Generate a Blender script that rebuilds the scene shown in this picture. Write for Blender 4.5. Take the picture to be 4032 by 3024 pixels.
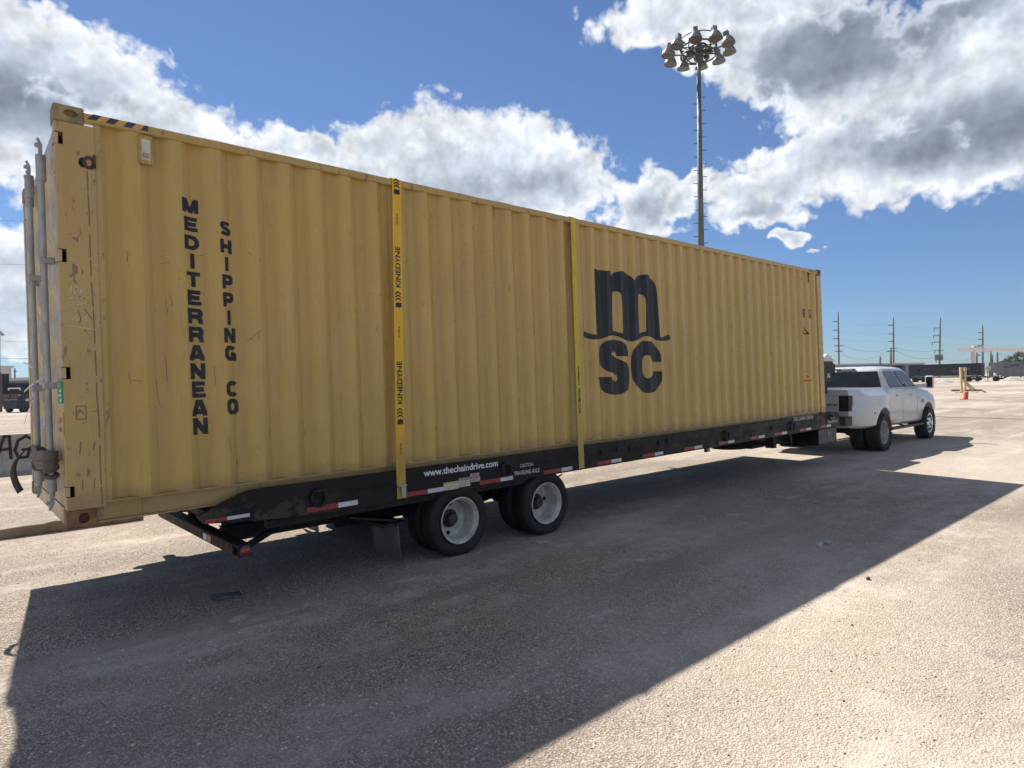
import bpy, bmesh, math, random
from mathutils import Vector, Matrix
R=math.radians; PI=math.pi
random.seed(7)
for o in list(bpy.data.objects): bpy.data.objects.remove(o)
sc=bpy.context.scene; COL=sc.collection

# ------------------------------------------------------------------ camera
CAM=Vector((-0.57981,-5.21209,1.73)); FPX=2502.23
AX=Vector((0.748378,-0.662950,-0.020694)); AY=Vector((0.016816,-0.012226,0.999784)); AZ=Vector((0.663059,0.748564,-0.001999))
cd=bpy.data.cameras.new('camera'); cam=bpy.data.objects.new('camera',cd); COL.objects.link(cam); sc.camera=cam
cd.sensor_width=36; cd.lens=36*FPX/4032; cd.clip_start=.05; cd.clip_end=8000
m3=Matrix((AX,AY,-AZ)).transposed(); cam.matrix_world=Matrix.Translation(CAM)@m3.to_4x4()
def ray(u,v): return (AX*((u-2016)/FPX)+AY*(-(v-1512)/FPX)+AZ)
def at(u,v,depth): return CAM+ray(u,v)*depth
def ground_at(u,depth): p=at(u,1500,depth); return Vector((p.x,p.y,0))
def height_at(u,v,depth): return at(u,v,depth).z

# ------------------------------------------------------------------ sun and sky
SUN_DIR=Vector((.096,.828,.9891)).normalized()          # towards the sun
sun_el=math.asin(SUN_DIR.z); 
sd=bpy.data.lights.new('sun','SUN'); sd.energy=5.0; sd.angle=R(.55); sd.color=(1,.94,.84)
so=bpy.data.objects.new('sun',sd); COL.objects.link(so); so.rotation_euler=SUN_DIR.to_track_quat('Z','Y').to_euler()
sc.view_settings.view_transform='Standard'; sc.view_settings.look='None'; sc.view_settings.exposure=0.76; sc.view_settings.gamma=1
sc.cycles.use_denoising=True; sc.cycles.max_bounces=6

class NT:
    def __init__(s,nt): s.nt=nt
    def n(s,t,**k):
        x=s.nt.nodes.new(t)
        for a,b in k.items(): setattr(x,a,b)
        return x
    def put(s,sock,v):
        if isinstance(v,bpy.types.NodeSocket): s.nt.links.new(v,sock)
        elif v is not None: sock.default_value=v
    def math(s,op,a,b=None,c=None,clamp=False):
        x=s.n('ShaderNodeMath',operation=op,use_clamp=clamp)
        for i,v in enumerate((a,b,c)):
            if v is not None: s.put(x.inputs[i],v)
        return x.outputs[0]
    def vm(s,op,a,b=None,c=None):
        x=s.n('ShaderNodeVectorMath',operation=op)
        for i,v in enumerate((a,b,c)):
            if v is not None: s.put(x.inputs[i],v)
        return x.outputs['Value'] if op in('LENGTH','DOT_PRODUCT','DISTANCE') else x.outputs[0]
    def noise(s,vec,scale,detail=3,rough=.55,dist=0,col=False):
        x=s.n('ShaderNodeTexNoise'); s.put(x.inputs['Vector'],vec); x.inputs['Scale'].default_value=scale
        x.inputs['Detail'].default_value=detail; x.inputs['Roughness'].default_value=rough; x.inputs['Distortion'].default_value=dist
        return x.outputs['Color' if col else 'Fac']
    def ramp(s,f,a,b,lo=0.,hi=1.,smooth=True):
        x=s.n('ShaderNodeMapRange'); x.interpolation_type='SMOOTHSTEP' if smooth else 'LINEAR'
        s.put(x.inputs[0],f); 
        for i,v in zip((1,2,3,4),(a,b,lo,hi)): s.put(x.inputs[i],v)
        return x.outputs[0]
    def mix(s,f,a,b,mode='MIX'):
        x=s.n('ShaderNodeMix',data_type='RGBA',blend_type=mode)
        s.put(x.inputs[0],f); s.put(x.inputs[6],c4(a)); s.put(x.inputs[7],c4(b)); return x.outputs[2]
    def cramp(s,f,stops):
        x=s.n('ShaderNodeValToRGB'); s.put(x.inputs[0],f); e=x.color_ramp.elements
        while len(e)<len(stops): e.new(.5)
        for q,(p,c) in zip(e,stops): q.position=p; q.color=c4(c)
        return x.outputs[0]
def c4(c):
    if isinstance(c,bpy.types.NodeSocket): return c
    return tuple(c)+(1,) if len(c)==3 else tuple(c)

# cloud field: a union of soft ellipses in azimuth / elevation, broken up by fractal noise
def azel(u,v):                                            # 2212-wide photo coordinates to azimuth, elevation
    d=ray(u*1.8228,v*1.8228).normalized(); return math.atan2(d.y,d.x),math.asin(d.z)
def ell(u,v,ru,rv):
    a,e=azel(u,v); a1,_=azel(u+ru*.5,v); a0,_=azel(u-ru*.5,v); _,e1=azel(u,v-rv*.5); _,e0=azel(u,v+rv*.5)
    return a,e,abs(a1-a0),abs(e1-e0)
CLOUDS=[(120,75,130,85),(20,120,150,120),(240,180,150,105),(350,270,170,95),(60,270,220,110),(470,330,110,60),(180,380,200,90),(440,400,160,110),
 (15,560,130,85),(10,690,150,90),
 (960,325,170,100),(820,315,95,78),(1090,320,150,88),(1215,390,105,85),(690,345,95,45),(590,325,80,45),(530,320,100,60),(600,380,120,60),(1000,430,300,110),(745,400,120,80),
 (1395,430,85,72),(1470,440,55,55),(1385,480,80,50),(1520,395,40,25),
 (1600,420,85,55),(1690,390,110,75),(1640,460,110,40),(1800,340,170,95),(1960,350,200,80),(2130,340,160,75),
 (1440,25,170,60),(1560,85,110,70),(1680,120,140,95),(1830,150,190,150),(2020,170,230,170),(2190,180,160,220),(1620,10,330,60),(2120,20,150,60),
 (1690,522,40,18),(1745,547,26,7),(1640,490,9,5)]
DARK=[(1800,120,190,75,1.),(1900,60,260,60,.9),(1700,190,70,40,.8),(2110,290,240,75,.9),(1980,300,90,40,.5),(60,230,190,75,.85),(180,330,150,50,.3),(1060,400,190,45,.35),(1180,420,90,40,.3),(1400,460,60,30,.3),(1650,450,90,25,.35),(10,640,70,60,.2)]
W=bpy.data.worlds.new('World'); sc.world=W; W.use_nodes=True; wt=W.node_tree; wt.nodes.clear(); N=NT(wt)
g=bpy.data.node_groups.new('cloud_field','ShaderNodeTree')
g.interface.new_socket('Dir',in_out='INPUT',socket_type='NodeSocketVector')
g.interface.new_socket('Field',in_out='OUTPUT',socket_type='NodeSocketFloat')
g.interface.new_socket('Fine',in_out='OUTPUT',socket_type='NodeSocketFloat')
G=NT(g); gi=G.n('NodeGroupInput').outputs[0]; go=G.n('NodeGroupOutput')
sx=G.n('ShaderNodeSeparateXYZ'); G.put(sx.inputs[0],gi)
warp=G.vm('SCALE',G.vm('SUBTRACT',G.noise(gi,9,3,.6,col=True),(.5,.5,.5)),None); warp.node.inputs['Scale'].default_value=.075
warp2=G.vm('SCALE',G.vm('SUBTRACT',G.noise(gi,34,2,.6,col=True),(.5,.5,.5)),None); warp2.node.inputs['Scale'].default_value=.036
az=G.math('ARCTAN2',sx.outputs[1],sx.outputs[0]); el=G.math('ARCSINE',sx.outputs[2])
cb=G.n('ShaderNodeCombineXYZ'); G.put(cb.inputs[0],az); G.put(cb.inputs[1],el)
P=G.vm('ADD',G.vm('ADD',cb.outputs[0],warp),warp2)
P2=G.vm('MULTIPLY',P,(1,1,0))
cur=None
for c in CLOUDS:
    a,e,ra,re=ell(*c); v=G.vm('MULTIPLY_ADD',P2,(1/ra,1/re,0),(-a/ra,-e/re,0)); L=G.vm('LENGTH',v)
    cur=L if cur is None else G.math('SMOOTH_MIN',cur,L,.25)
n1=G.noise(gi,7,7,.64); n2=G.noise(gi,40,4,.62)
vo=G.n('ShaderNodeTexVoronoi'); vo.feature='F1'; G.put(vo.inputs['Vector'],G.vm('ADD',gi,warp2)); vo.inputs['Scale'].default_value=26
vo.inputs['Detail'].default_value=2; vo.inputs['Roughness'].default_value=.55
bil=G.math('MULTIPLY_ADD',vo.outputs['Distance'],-.42,.2)
fine=G.math('ADD',G.math('ADD',G.math('MULTIPLY',G.math('SUBTRACT',n1,.5),.80),G.math('MULTIPLY',G.math('SUBTRACT',n2,.5),.62)),bil)
seen=G.math('SUBTRACT',1.30,cur)
# away from this part of the sky: unseen noise clouds added for neutral fill
fwd=G.vm('DOT_PRODUCT',gi,tuple(Vector((.66,.75,.12)).normalized()))
far=G.ramp(fwd,.72,.45)
other=G.math('MULTIPLY',G.math('SUBTRACT',G.noise(gi,2.3,4,.5),.50),5.0)
base=G.n('ShaderNodeMix',data_type='FLOAT'); G.put(base.inputs[0],far); G.put(base.inputs[2],seen); G.put(base.inputs[3],other)
G.put(go.inputs[0],G.math('ADD',base.outputs[0],fine)); G.put(go.inputs[1],fine)
tc=N.n('ShaderNodeTexCoord').outputs['Generated']; D=N.vm('NORMALIZE',tc)
def field(v):
    x=N.n('ShaderNodeGroup'); x.node_tree=g; N.put(x.inputs[0],v); return x.outputs
F0=field(D); DS=N.vm('ADD',D,tuple(SUN_DIR*.022))
DS2=N.vm('ADD',D,tuple(SUN_DIR*.010)); r1=N.noise(DS,7,4,.6); r0=N.noise(D,7,4,.6); q1=N.noise(DS2,26,3,.6); q0=N.noise(D,26,3,.6)
cover=N.ramp(F0[0],-.04,.38); cover=N.math('POWER',cover,.8)
thick=N.ramp(F0[0],.12,1.1)
relief=N.math('ADD',N.math('SUBTRACT',r0,r1),N.math('MULTIPLY',N.math('SUBTRACT',q0,q1),.35))
sx=N.n('ShaderNodeSeparateXYZ'); N.put(sx.inputs[0],D)
cb=N.n('ShaderNodeCombineXYZ'); N.put(cb.inputs[0],N.math('ARCTAN2',sx.outputs[1],sx.outputs[0])); N.put(cb.inputs[1],N.math('ARCSINE',sx.outputs[2]))
wob=N.vm('SCALE',N.vm('SUBTRACT',N.noise(D,5,5,.6,col=True),(.5,.5,.5)),None); wob.node.inputs['Scale'].default_value=.12
PD=N.vm('MULTIPLY',N.vm('ADD',cb.outputs[0],wob),(1,1,0)); dk=None
for (u,v,ru,rv,wgt) in DARK:
    a,e,ra,re=ell(u,v,ru,rv); L=N.vm('LENGTH',N.vm('MULTIPLY_ADD',PD,(1/ra,1/re,0),(-a/ra,-e/re,0)))
    t=N.math('MULTIPLY',N.ramp(L,1.7,.1),wgt); dk=t if dk is None else N.math('MAXIMUM',dk,t)
dark=N.math('ADD',N.math('MULTIPLY',thick,.26),N.math('MULTIPLY',dk,N.ramp(F0[0],.1,.6)),clamp=True)
ccol=N.cramp(dark,[(0,(.92,.94,.97)),(.25,(.60,.66,.75)),(.6,(.36,.42,.51)),(1,(.235,.28,.35))])
rel=N.math('MULTIPLY_ADD',relief,2.1,1.0); rel=N.math('MINIMUM',N.math('MAXIMUM',rel,.62),1.35)
ccol=N.vm('SCALE',ccol,None); ccol.node.inputs['Scale'].default_value=1; N.put(ccol.node.inputs['Scale'],rel)
sky=N.n('ShaderNodeTexSky',sky_type='NISHITA',sun_disc=False,sun_elevation=sun_el,sun_rotation=math.atan2(SUN_DIR.x,SUN_DIR.y))
sky.air_density=1.0; sky.dust_density=.05; sky.ozone_density=3.5; sky.altitude=50
skyc=N.vm('MULTIPLY',sky.outputs[0],N.mix(N.ramp(sx.outputs[2],.0,.35),(.60,.80,1.10),(.80,.93,1.12)))
bs=N.n('ShaderNodeBackground'); N.put(bs.inputs[0],skyc); bs.inputs[1].default_value=.052
bc=N.n('ShaderNodeBackground'); N.put(bc.inputs[0],ccol); bc.inputs[1].default_value=.62
low=N.ramp(sx.outputs[2],-.01,.05)
mx=N.n('ShaderNodeMixShader'); N.put(mx.inputs[0],N.math('MULTIPLY',cover,low)); wt.links.new(bs.outputs[0],mx.inputs[1]); wt.links.new(bc.outputs[0],mx.inputs[2])
wt.links.new(mx.outputs[0],N.n('ShaderNodeOutputWorld').inputs[0])

# ------------------------------------------------------------------ materials
def mat(name,col,rough=.6,metal=0,**k):
    m=bpy.data.materials.new(name); m.use_nodes=True; b=m.node_tree.nodes['Principled BSDF']; T=NT(m.node_tree)
    T.put(b.inputs['Base Color'],c4(col)); b.inputs['Roughness'].default_value=rough; b.inputs['Metallic'].default_value=metal
    for a,v in k.items(): b.inputs[a.replace('_',' ')].default_value=v
    return m,T,b
def bump(T,b,h,strength=.3,dist=.01):
    x=T.n('ShaderNodeBump'); x.inputs['Strength'].default_value=strength; x.inputs['Distance'].default_value=dist; T.put(x.inputs['Height'],h); T.nt.links.new(x.outputs[0],b.inputs['Normal'])
def obco(T): return T.n('ShaderNodeTexCoord').outputs['Object']
def worn(name,col,col2,rough=.6,scale=3,amt=.5,metal=0,bmp=.15,spots=None,**k):
    m,T,b=mat(name,col,rough,metal,**k); P=obco(T)
    f=T.ramp(T.noise(P,scale,6,.6),.35,.65,0,amt); c=T.mix(f,col,col2)
    if spots:
        f2=T.ramp(T.noise(P,scale*6,5,.65),spots[1],spots[1]+.04); c=T.mix(f2,c,spots[0])
    T.put(b.inputs['Base Color'],c); T.put(b.inputs['Roughness'],T.ramp(T.noise(P,scale*4,3),.3,.7,max(.05,rough-.1),min(1,rough+.12)))
    if bmp: bump(T,b,T.noise(P,scale*25,3),bmp,.003)
    return m
def yellow_paint(name,rust=0.0,col=(.53,.345,.085)):
    m,T,b=mat(name,col,.36,0,Coat_Weight=.18,Coat_Roughness=.22); P=obco(T)
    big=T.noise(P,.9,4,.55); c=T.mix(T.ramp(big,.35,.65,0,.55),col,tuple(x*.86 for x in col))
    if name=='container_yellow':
        yy=T.n('ShaderNodeSeparateXYZ'); T.put(yy.inputs[0],P); rib_shade=T.ramp(yy.outputs[1],.014,.048,0,.38); c=T.mix(rib_shade,c,(.38,.225,.045))  # recessed flats painted darker, shade of the ribs put into the colour
    dirt=T.noise(T.vm('MULTIPLY',P,(9,9,1.1)),2.2,5,.6); c=T.mix(T.ramp(dirt,.5,.75,0,.30),c,(.26,.19,.09))
    chalk=T.noise(T.vm('MULTIPLY',P,(3,3,.5)),3,5,.6); c=T.mix(T.ramp(chalk,.5,.7,0,.22),c,(.60,.41,.12))
    # scuffs and chips that are long in z
    s=T.noise(T.vm('ADD',T.vm('MULTIPLY',P,(26,26,4.5)),(3.1,0,7)),1.0,6,.68)
    gate=T.ramp(T.noise(P,1.3,3,.5),.46,.6)
    c=T.mix(T.math('MULTIPLY',T.ramp(s,.665,.70),T.math('MULTIPLY',gate,.35 if rust else 1.0)),c,(.13,.075,.04))
    s2=T.noise(P,55,2,.5); c=T.mix(T.math('MULTIPLY',T.ramp(s2,.73,.76),gate),c,(.16,.08,.04))
    if rust:
        r=T.noise(T.vm('MULTIPLY',P,(10,10,4.5)),1.6,8,.7); c=T.mix(T.ramp(r,.62-.12*rust,.66-.11*rust),c,(.24,.14,.09))
        r2=T.noise(P,16,6,.7); c=T.mix(T.ramp(r2,.66-.10*rust,.70-.1*rust),c,(.23,.15,.09))
    # grime where water stands at the foot of the sheet
    z=T.n('ShaderNodeSeparateXYZ'); T.put(z.inputs[0],P); foot=T.ramp(T.math('ADD',z.outputs[2],T.math('MULTIPLY',T.noise(P,7,4,.6),.16)),.36,.24,0,.5)
    c=T.mix(foot,c,(.20,.14,.07))
    T.put(b.inputs['Base Color'],c); T.put(b.inputs['Roughness'],T.ramp(T.noise(P,5,4),.3,.7,.26,.46))
    bump(T,b,T.math('ADD',T.noise(T.vm('MULTIPLY',P,(1,1,.35)),2.2,2),T.math('MULTIPLY',T.noise(P,260,2),.012)),.5,.025)
    return m
M={}
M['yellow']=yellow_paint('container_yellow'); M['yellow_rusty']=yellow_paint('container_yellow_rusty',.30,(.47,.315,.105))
M['yellow_rail']=yellow_paint('container_rail_yellow',.32,(.47,.32,.09))
M['beige_door']=worn('door_faded_beige',(.52,.38,.19),(.40,.32,.2),.5,2.5,.6,spots=((.2,.12,.07),.66))
M['casting']=worn('casting_rust',(.15,.055,.032),(.36,.24,.10),.8,8,.62,bmp=.6,spots=((.06,.03,.02),.6))
M['casting_top']=worn('casting_brown',(.16,.12,.08),(.36,.27,.12),.75,7,1,bmp=.4)
M['navy']=worn('lettering_navy',(.004,.005,.008),(.010,.012,.017),.45,8,.7,spots=((.20,.14,.06),.69))
M['galv']=worn('galvanised_steel',(.42,.43,.43),(.30,.31,.32),.5,6,.8,metal=.35,spots=((.25,.17,.12),.68))
M['frame_black']=worn('trailer_black_paint',(.007,.007,.008),(.018,.016,.0145),.5,2.2,.8,Specular_IOR_Level=.22,spots=((.07,.052,.036),.67))
def frame_paint():
    m=M['frame_black']; T=NT(m.node_tree); b=m.node_tree.nodes['Principled BSDF']; P=obco(T); src=b.inputs['Base Color'].links[0].from_socket
    z=T.n('ShaderNodeSeparateXYZ'); T.put(z.inputs[0],P); f=T.math('MULTIPLY',T.ramp(T.noise(P,7,6,.65),.52,.56),T.ramp(z.outputs[0],2.4,1.5)); f=T.math('MULTIPLY',f,T.ramp(z.outputs[2],.04,-.03))
    f2=T.math('MULTIPLY',T.ramp(T.noise(P,3,6,.7),.58,.63),.5); c=T.mix(f2,src,(.05,.043,.035)); T.put(b.inputs['Base Color'],T.mix(T.math('MULTIPLY',f,.5),c,(.085,.072,.055)))
frame_paint()
M['under_black']=worn('chassis_black',(.005,.005,.006),(.016,.014,.013),.7,3,.7)
M['rust_steel']=worn('rusty_edge',(.10,.05,.035),(.025,.022,.02),.75,8,.9,bmp=.4)
M['red_tape']=worn('reflective_red',(.30,.014,.03),(.20,.014,.022),.3,12,.5,bmp=.05)
M['white_tape']=worn('reflective_white',(.62,.63,.66),(.42,.42,.42),.3,12,.6,bmp=.05,spots=((.2,.19,.18),.68))
M['white_paint']=worn('lettering_white',(.75,.76,.78),(.55,.55,.55),.5,9,.5,bmp=0)
M['grey_letters']=worn('lettering_grey_white',(.60,.61,.63),(.45,.45,.45),.5,9,.5,bmp=0)
def rubber(name,c,c2):
    m,T,b=mat(name,c,.75); P=obco(T); T.put(b.inputs['Base Color'],T.mix(T.ramp(T.noise(P,7,5),.35,.7),c,c2)); bump(T,b,T.noise(P,120,3),.3,.003); return m
M['rubber']=rubber('tyre_rubber',(.006,.006,.007),(.020,.018,.017)); M['rubber_dusty']=rubber('dusty_tyre_rubber',(.018,.0175,.017),(.042,.039,.036))
M['rim_white']=worn('rim_white_paint',(.60,.58,.52),(.34,.315,.27),.45,7,.8,spots=((.15,.11,.08),.67))
M['rim_grey']=worn('rim_grey_steel',(.45,.45,.44),(.25,.23,.21),.5,7,.8)  # plain grey steel of the truck's dual wheels
M['grease']=worn('hub_grease',(.025,.022,.02),(.06,.05,.04),.5,10,.8)
M['flap']=worn('mud_flap_rubber',(.075,.08,.085),(.12,.12,.12),.6,5,.8)
M['lens_red']=mat('lamp_lens_red',(.32,.01,.012),.2,0,Coat_Weight=.5)[0]
M['lens_amber']=mat('lamp_lens_amber',(.55,.13,.02),.25)[0]
M['hazard_black']=worn('hazard_black',(.03,.034,.045),(.06,.06,.07),.5,8,.6)
M['hazard_yellow']=worn('hazard_yellow',(.62,.34,.09),(.5,.3,.1),.5,8,.6)
M['label_white']=worn('label_white',(.6,.58,.5),(.4,.38,.33),.5,15,.7)
M['green']=worn('sticker_green',(.03,.25,.11),(.05,.3,.15),.5,10,.5); M['green_pale']=mat('sticker_pale',(.55,.68,.6),.5)[0]
M['orange']=worn('sticker_orange',(.68,.36,.08),(.55,.28,.07),.5,10,.5); M['brown_ink']=mat('sticker_brown_ink',(.22,.1,.03),.6)[0]
M['red_ink']=mat('sticker_red_ink',(.45,.12,.14),.5)[0]; M['grey_ink']=mat('grey_ink',(.24,.25,.24),.5)[0]; M['lime_ink']=mat('lime_ink',(.42,.5,.12),.5)[0]
def webbing(name,c,c2,sx=1):
    m,T,b=mat(name,c,.7); P=obco(T); f=T.ramp(T.noise(T.vm('MULTIPLY',P,(8,8,1.8)),1.6,6,.65),.5,.72); 
    zz=T.n('ShaderNodeSeparateXYZ'); T.put(zz.inputs[0],P); foot=T.ramp(T.math('ADD',zz.outputs[2],T.math('MULTIPLY',T.noise(P,4,4),.5)),.95,.35,0,.55)
    c_=T.mix(foot,T.mix(T.math('MULTIPLY',f,.6),c,c2),c2); T.put(b.inputs['Base Color'],c_)
    wv=T.n('ShaderNodeTexWave'); wv.bands_direction='Z'; wv.inputs['Scale'].default_value=180; T.put(wv.inputs['Vector'],P); bump(T,b,wv.outputs['Fac'],.35,.002); return m
M['strap_yellow']=webbing('strap_webbing_golden',(.78,.46,.035),(.30,.22,.08)); M['strap_lemon']=webbing('strap_webbing_lemon',(.62,.45,.06),(.35,.29,.10))
M['strap_grey']=webbing('strap_webbing_grey',(.16,.135,.11),(.07,.06,.05))
M['white_plastic']=mat('white_plastic',(.7,.7,.68),.45)[0]
def carpaint():
    m,T,b=mat('truck_white_paint',(.70,.71,.74),.32,0,Coat_Weight=.5,Coat_Roughness=.08); P=obco(T)
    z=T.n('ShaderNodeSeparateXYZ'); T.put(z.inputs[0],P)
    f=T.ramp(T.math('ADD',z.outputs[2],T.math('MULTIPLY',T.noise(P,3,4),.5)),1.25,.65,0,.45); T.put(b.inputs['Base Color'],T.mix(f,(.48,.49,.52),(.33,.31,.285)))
    T.put(b.inputs['Roughness'],T.ramp(T.noise(P,6,4),.3,.7,.25,.5)); return m
M['car_white']=carpaint()
M['glass_dark']=mat('tinted_glass',(.014,.018,.024),.10,0,Specular_IOR_Level=.35)[0]
M['glass_side']=mat('side_glass',(.03,.042,.065),.12,0,Specular_IOR_Level=.22)[0]
M['lens_smoke']=mat('smoked_lens',(.012,.012,.013),.3,0)[0]
M['plastic_black']=worn('black_plastic',(.018,.018,.02),(.04,.04,.042),.5,6,.6)
M['plastic_grey']=worn('grey_plastic',(.06,.065,.07),(.1,.1,.1),.6,6,.6)
M['chrome']=mat('polished_wheel',(.60,.60,.61),.32,1.)[0]
M['dark_hole']=mat('dark_cavity',(.008,.008,.009),.9)[0]
def concrete(name,c,c2):
    m,T,b=mat(name,c,.9); P=obco(T); f=T.noise(P,2.2,8,.65); cc=T.mix(T.ramp(f,.35,.65),c,c2); st=T.noise(T.vm('MULTIPLY',P,(6,6,.8)),1,5,.6)
    cc=T.mix(T.ramp(st,.52,.7,0,.5),cc,tuple(x*.45 for x in c)); T.put(b.inputs['Base Color'],cc); bump(T,b,T.noise(P,40,6,.7),.5,.008); return m
M['concrete']=concrete('barrier_concrete',(.30,.30,.28),(.42,.40,.36)); M['concrete_brown']=concrete('curb_concrete',(.15,.13,.105),(.24,.205,.155))
M['spray_black']=mat('spray_paint',(.02,.02,.022),.7)[0]
M['mast']=worn('mast_galvanised',(.15,.155,.145),(.10,.105,.10),.65,1.5,.8,metal=.2); M['mast_dark']=worn('mast_dark_steel',(.045,.045,.048),(.08,.08,.08),.6,4,.7)
M['lamp_dome']=worn('lamp_aluminium',(.25,.25,.225),(.16,.155,.14),.38,5,.8,metal=.6); M['lamp_glass']=mat('lamp_glass',(.022,.021,.019),.3,0)[0]
M['pole_steel']=worn('pole_weathered_steel',(.085,.075,.085),(.12,.10,.10),.8,.5,.7); M['pole_wood']=worn('pole_wood',(.16,.14,.13),(.11,.10,.09),.9,.5,.7)
M['cable']=mat('cable_black',(.09,.11,.14),.7)[0]
M['rail_black']=worn('railcar_black',(.005,.006,.010),(.018,.017,.02),.6,.35,.8,spots=((.09,.07,.06),.66))
M['rail_grey']=worn('railcar_grey',(.20,.205,.21),(.14,.14,.145),.7,.3,.8,spots=((.1,.08,.07),.64))
M['rail_brown']=worn('railcar_brown',(.16,.09,.075),(.11,.07,.06),.7,.3,.8)
M['shed']=worn('shed_cladding',(.22,.25,.26),(.17,.19,.2),.7,.05,.6); M['shed_roof']=worn('shed_roof',(.52,.56,.58),(.42,.46,.48),.6,.05,.6)
M['pale_wall']=worn('pale_wall',(.55,.54,.53),(.45,.44,.43),.7,.3,.6)
M['gantry']=worn('gantry_faded_pink',(.60,.53,.50),(.52,.47,.44),.6,.3,.6)
M['timber']=worn('raw_timber',(.56,.45,.27),(.44,.34,.19),.8,2.5,.7); M['timber_brown']=worn('timber_brown',(.30,.22,.16),(.22,.16,.12),.85,2.5,.7)
M['cone']=worn('barrel_orange',(.62,.09,.03),(.5,.07,.03),.5,3,.5)
M['forklift']=worn('forklift_dark',(.012,.015,.028),(.035,.04,.05),.5,2,.7)
M['stone']=worn('dark_stone',(.08,.075,.07),(.16,.14,.12),.85,20,.8)
M['grass']=worn('dry_grass',(.20,.24,.07),(.28,.26,.12),.9,1,.8)
def leaves():
    m,T,b=mat('leaves',(.05,.085,.025),.6); i=T.n('ShaderNodeTexNoise'); P=obco(T); T.put(b.inputs['Base Color'],T.mix(T.ramp(T.noise(P,.6,4),.35,.65),(.028,.055,.018),(.10,.14,.045))); return m
M['leaves']=leaves(); M['bark']=worn('bark',(.10,.08,.06),(.06,.05,.04),.9,3,.7)

def ground_mat():
    m,T,b=mat('gravel_ground',(.4,.36,.3),.92); P=obco(T)
    wv=T.vm('SCALE',T.noise(P,40,2,col=True),None); wv.node.inputs['Scale'].default_value=.006; w=T.vm('ADD',P,wv)
    def vor(scale,ex='Color',feat='F1'):
        v=T.n('ShaderNodeTexVoronoi'); v.feature=feat; T.put(v.inputs['Vector'],w); v.inputs['Scale'].default_value=scale; return v
    v1=vor(78); v2=vor(170)
    s1=T.n('ShaderNodeSeparateColor'); T.put(s1.inputs[0],v1.outputs['Color']); s2=T.n('ShaderNodeSeparateColor'); T.put(s2.inputs[0],v2.outputs['Color'])
    stops=[(0,(.17,.135,.105)),(.14,(.28,.225,.175)),(.32,(.40,.33,.255)),(.56,(.50,.425,.335)),(.80,(.60,.53,.43)),(.97,(.74,.68,.59)),(1,(.06,.055,.05))]
    c1=T.cramp(s1.outputs[0],stops); c2=T.cramp(s2.outputs[0],stops)
    which=T.ramp(s1.outputs[1],.42,.5); c=T.mix(which,c1,c2)
    # shade in the gaps between the stones, put into the colour
    gap_shade=T.ramp(v1.outputs['Distance'],.34,.62,0,.7); c=T.mix(gap_shade,c,(.095,.068,.048))
    v3=vor(24); s3=T.n('ShaderNodeSeparateColor'); T.put(s3.inputs[0],v3.outputs['Color']); fl=T.math('MULTIPLY',T.ramp(v3.outputs['Distance'],.30,.16),T.ramp(s3.outputs[0],.55,.62)); c=T.mix(T.math('MULTIPLY',fl,.75),c,(.12,.09,.07))
    # dust binding the stones in worn patches, long along the driving direction
    c=T.mix(1.0,c,(.88,.875,.87),'MULTIPLY')
    d1=T.noise(T.vm('MULTIPLY',P,(.28,1.0,1)),.9,7,.62); d2=T.noise(P,3.5,6,.65)
    dust=T.ramp(T.math('MULTIPLY_ADD',d2,.35,T.math('MULTIPLY',d1,.65)),.46,.64,.0,.72)
    dcol=T.mix(T.ramp(T.noise(P,.5,5,.6),.35,.65),(.47,.405,.335),(.51,.465,.40)); c=T.mix(dust,c,dcol)
    # tyre tracks and drag lines, seen in the pale yard
    tr=T.noise(T.vm('MULTIPLY',P,(.08,2.2,1)),1.0,5,.6); c=T.mix(T.ramp(tr,.50,.62,0,.55),c,(.235,.195,.155))
    st=T.noise(P,.22,6,.6); c=T.mix(T.ramp(st,.5,.66,0,.35),c,(.31,.275,.235))
    st=T.noise(T.vm('ADD',P,(7.3,2,0)),.07,5,.6); c=T.mix(T.ramp(st,.45,.62,0,.5),c,(.62,.555,.455))
    oil=T.noise(T.vm('ADD',P,(31,5,0)),.9,4,.55); c=T.mix(T.ramp(oil,.66,.74,0,.45),c,(.17,.16,.155))
    pale=T.noise(T.vm('ADD',P,(11,45,0)),1.6,5,.6); c=T.mix(T.ramp(pale,.66,.73,0,.5),c,(.58,.56,.52))
    c=T.mix(1.0,c,(1.08,1.05,1.02),'MULTIPLY')
    mott=T.noise(P,17,6,.75); c=T.mix(T.ramp(mott,.35,.65,.0,.5),c,T.mix(.5,c,(.17,.14,.11)))
    c=T.mix(1.0,c,(.985,.99,1.02),'MULTIPLY'); T.put(b.inputs['Base Color'],c)
    hgt=T.math('MULTIPLY',T.math('SUBTRACT',1.0,v1.outputs['Distance']),T.math('SUBTRACT',1.15,dust)); hgt=T.math('ADD',hgt,T.math('MULTIPLY',v2.outputs['Distance'],-.35))
    hgt=T.math('ADD',hgt,T.math('MULTIPLY',T.noise(P,9,4,.6),.7)); bump(T,b,hgt,.8,.010)
    return m
M['ground']=ground_mat()

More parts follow.
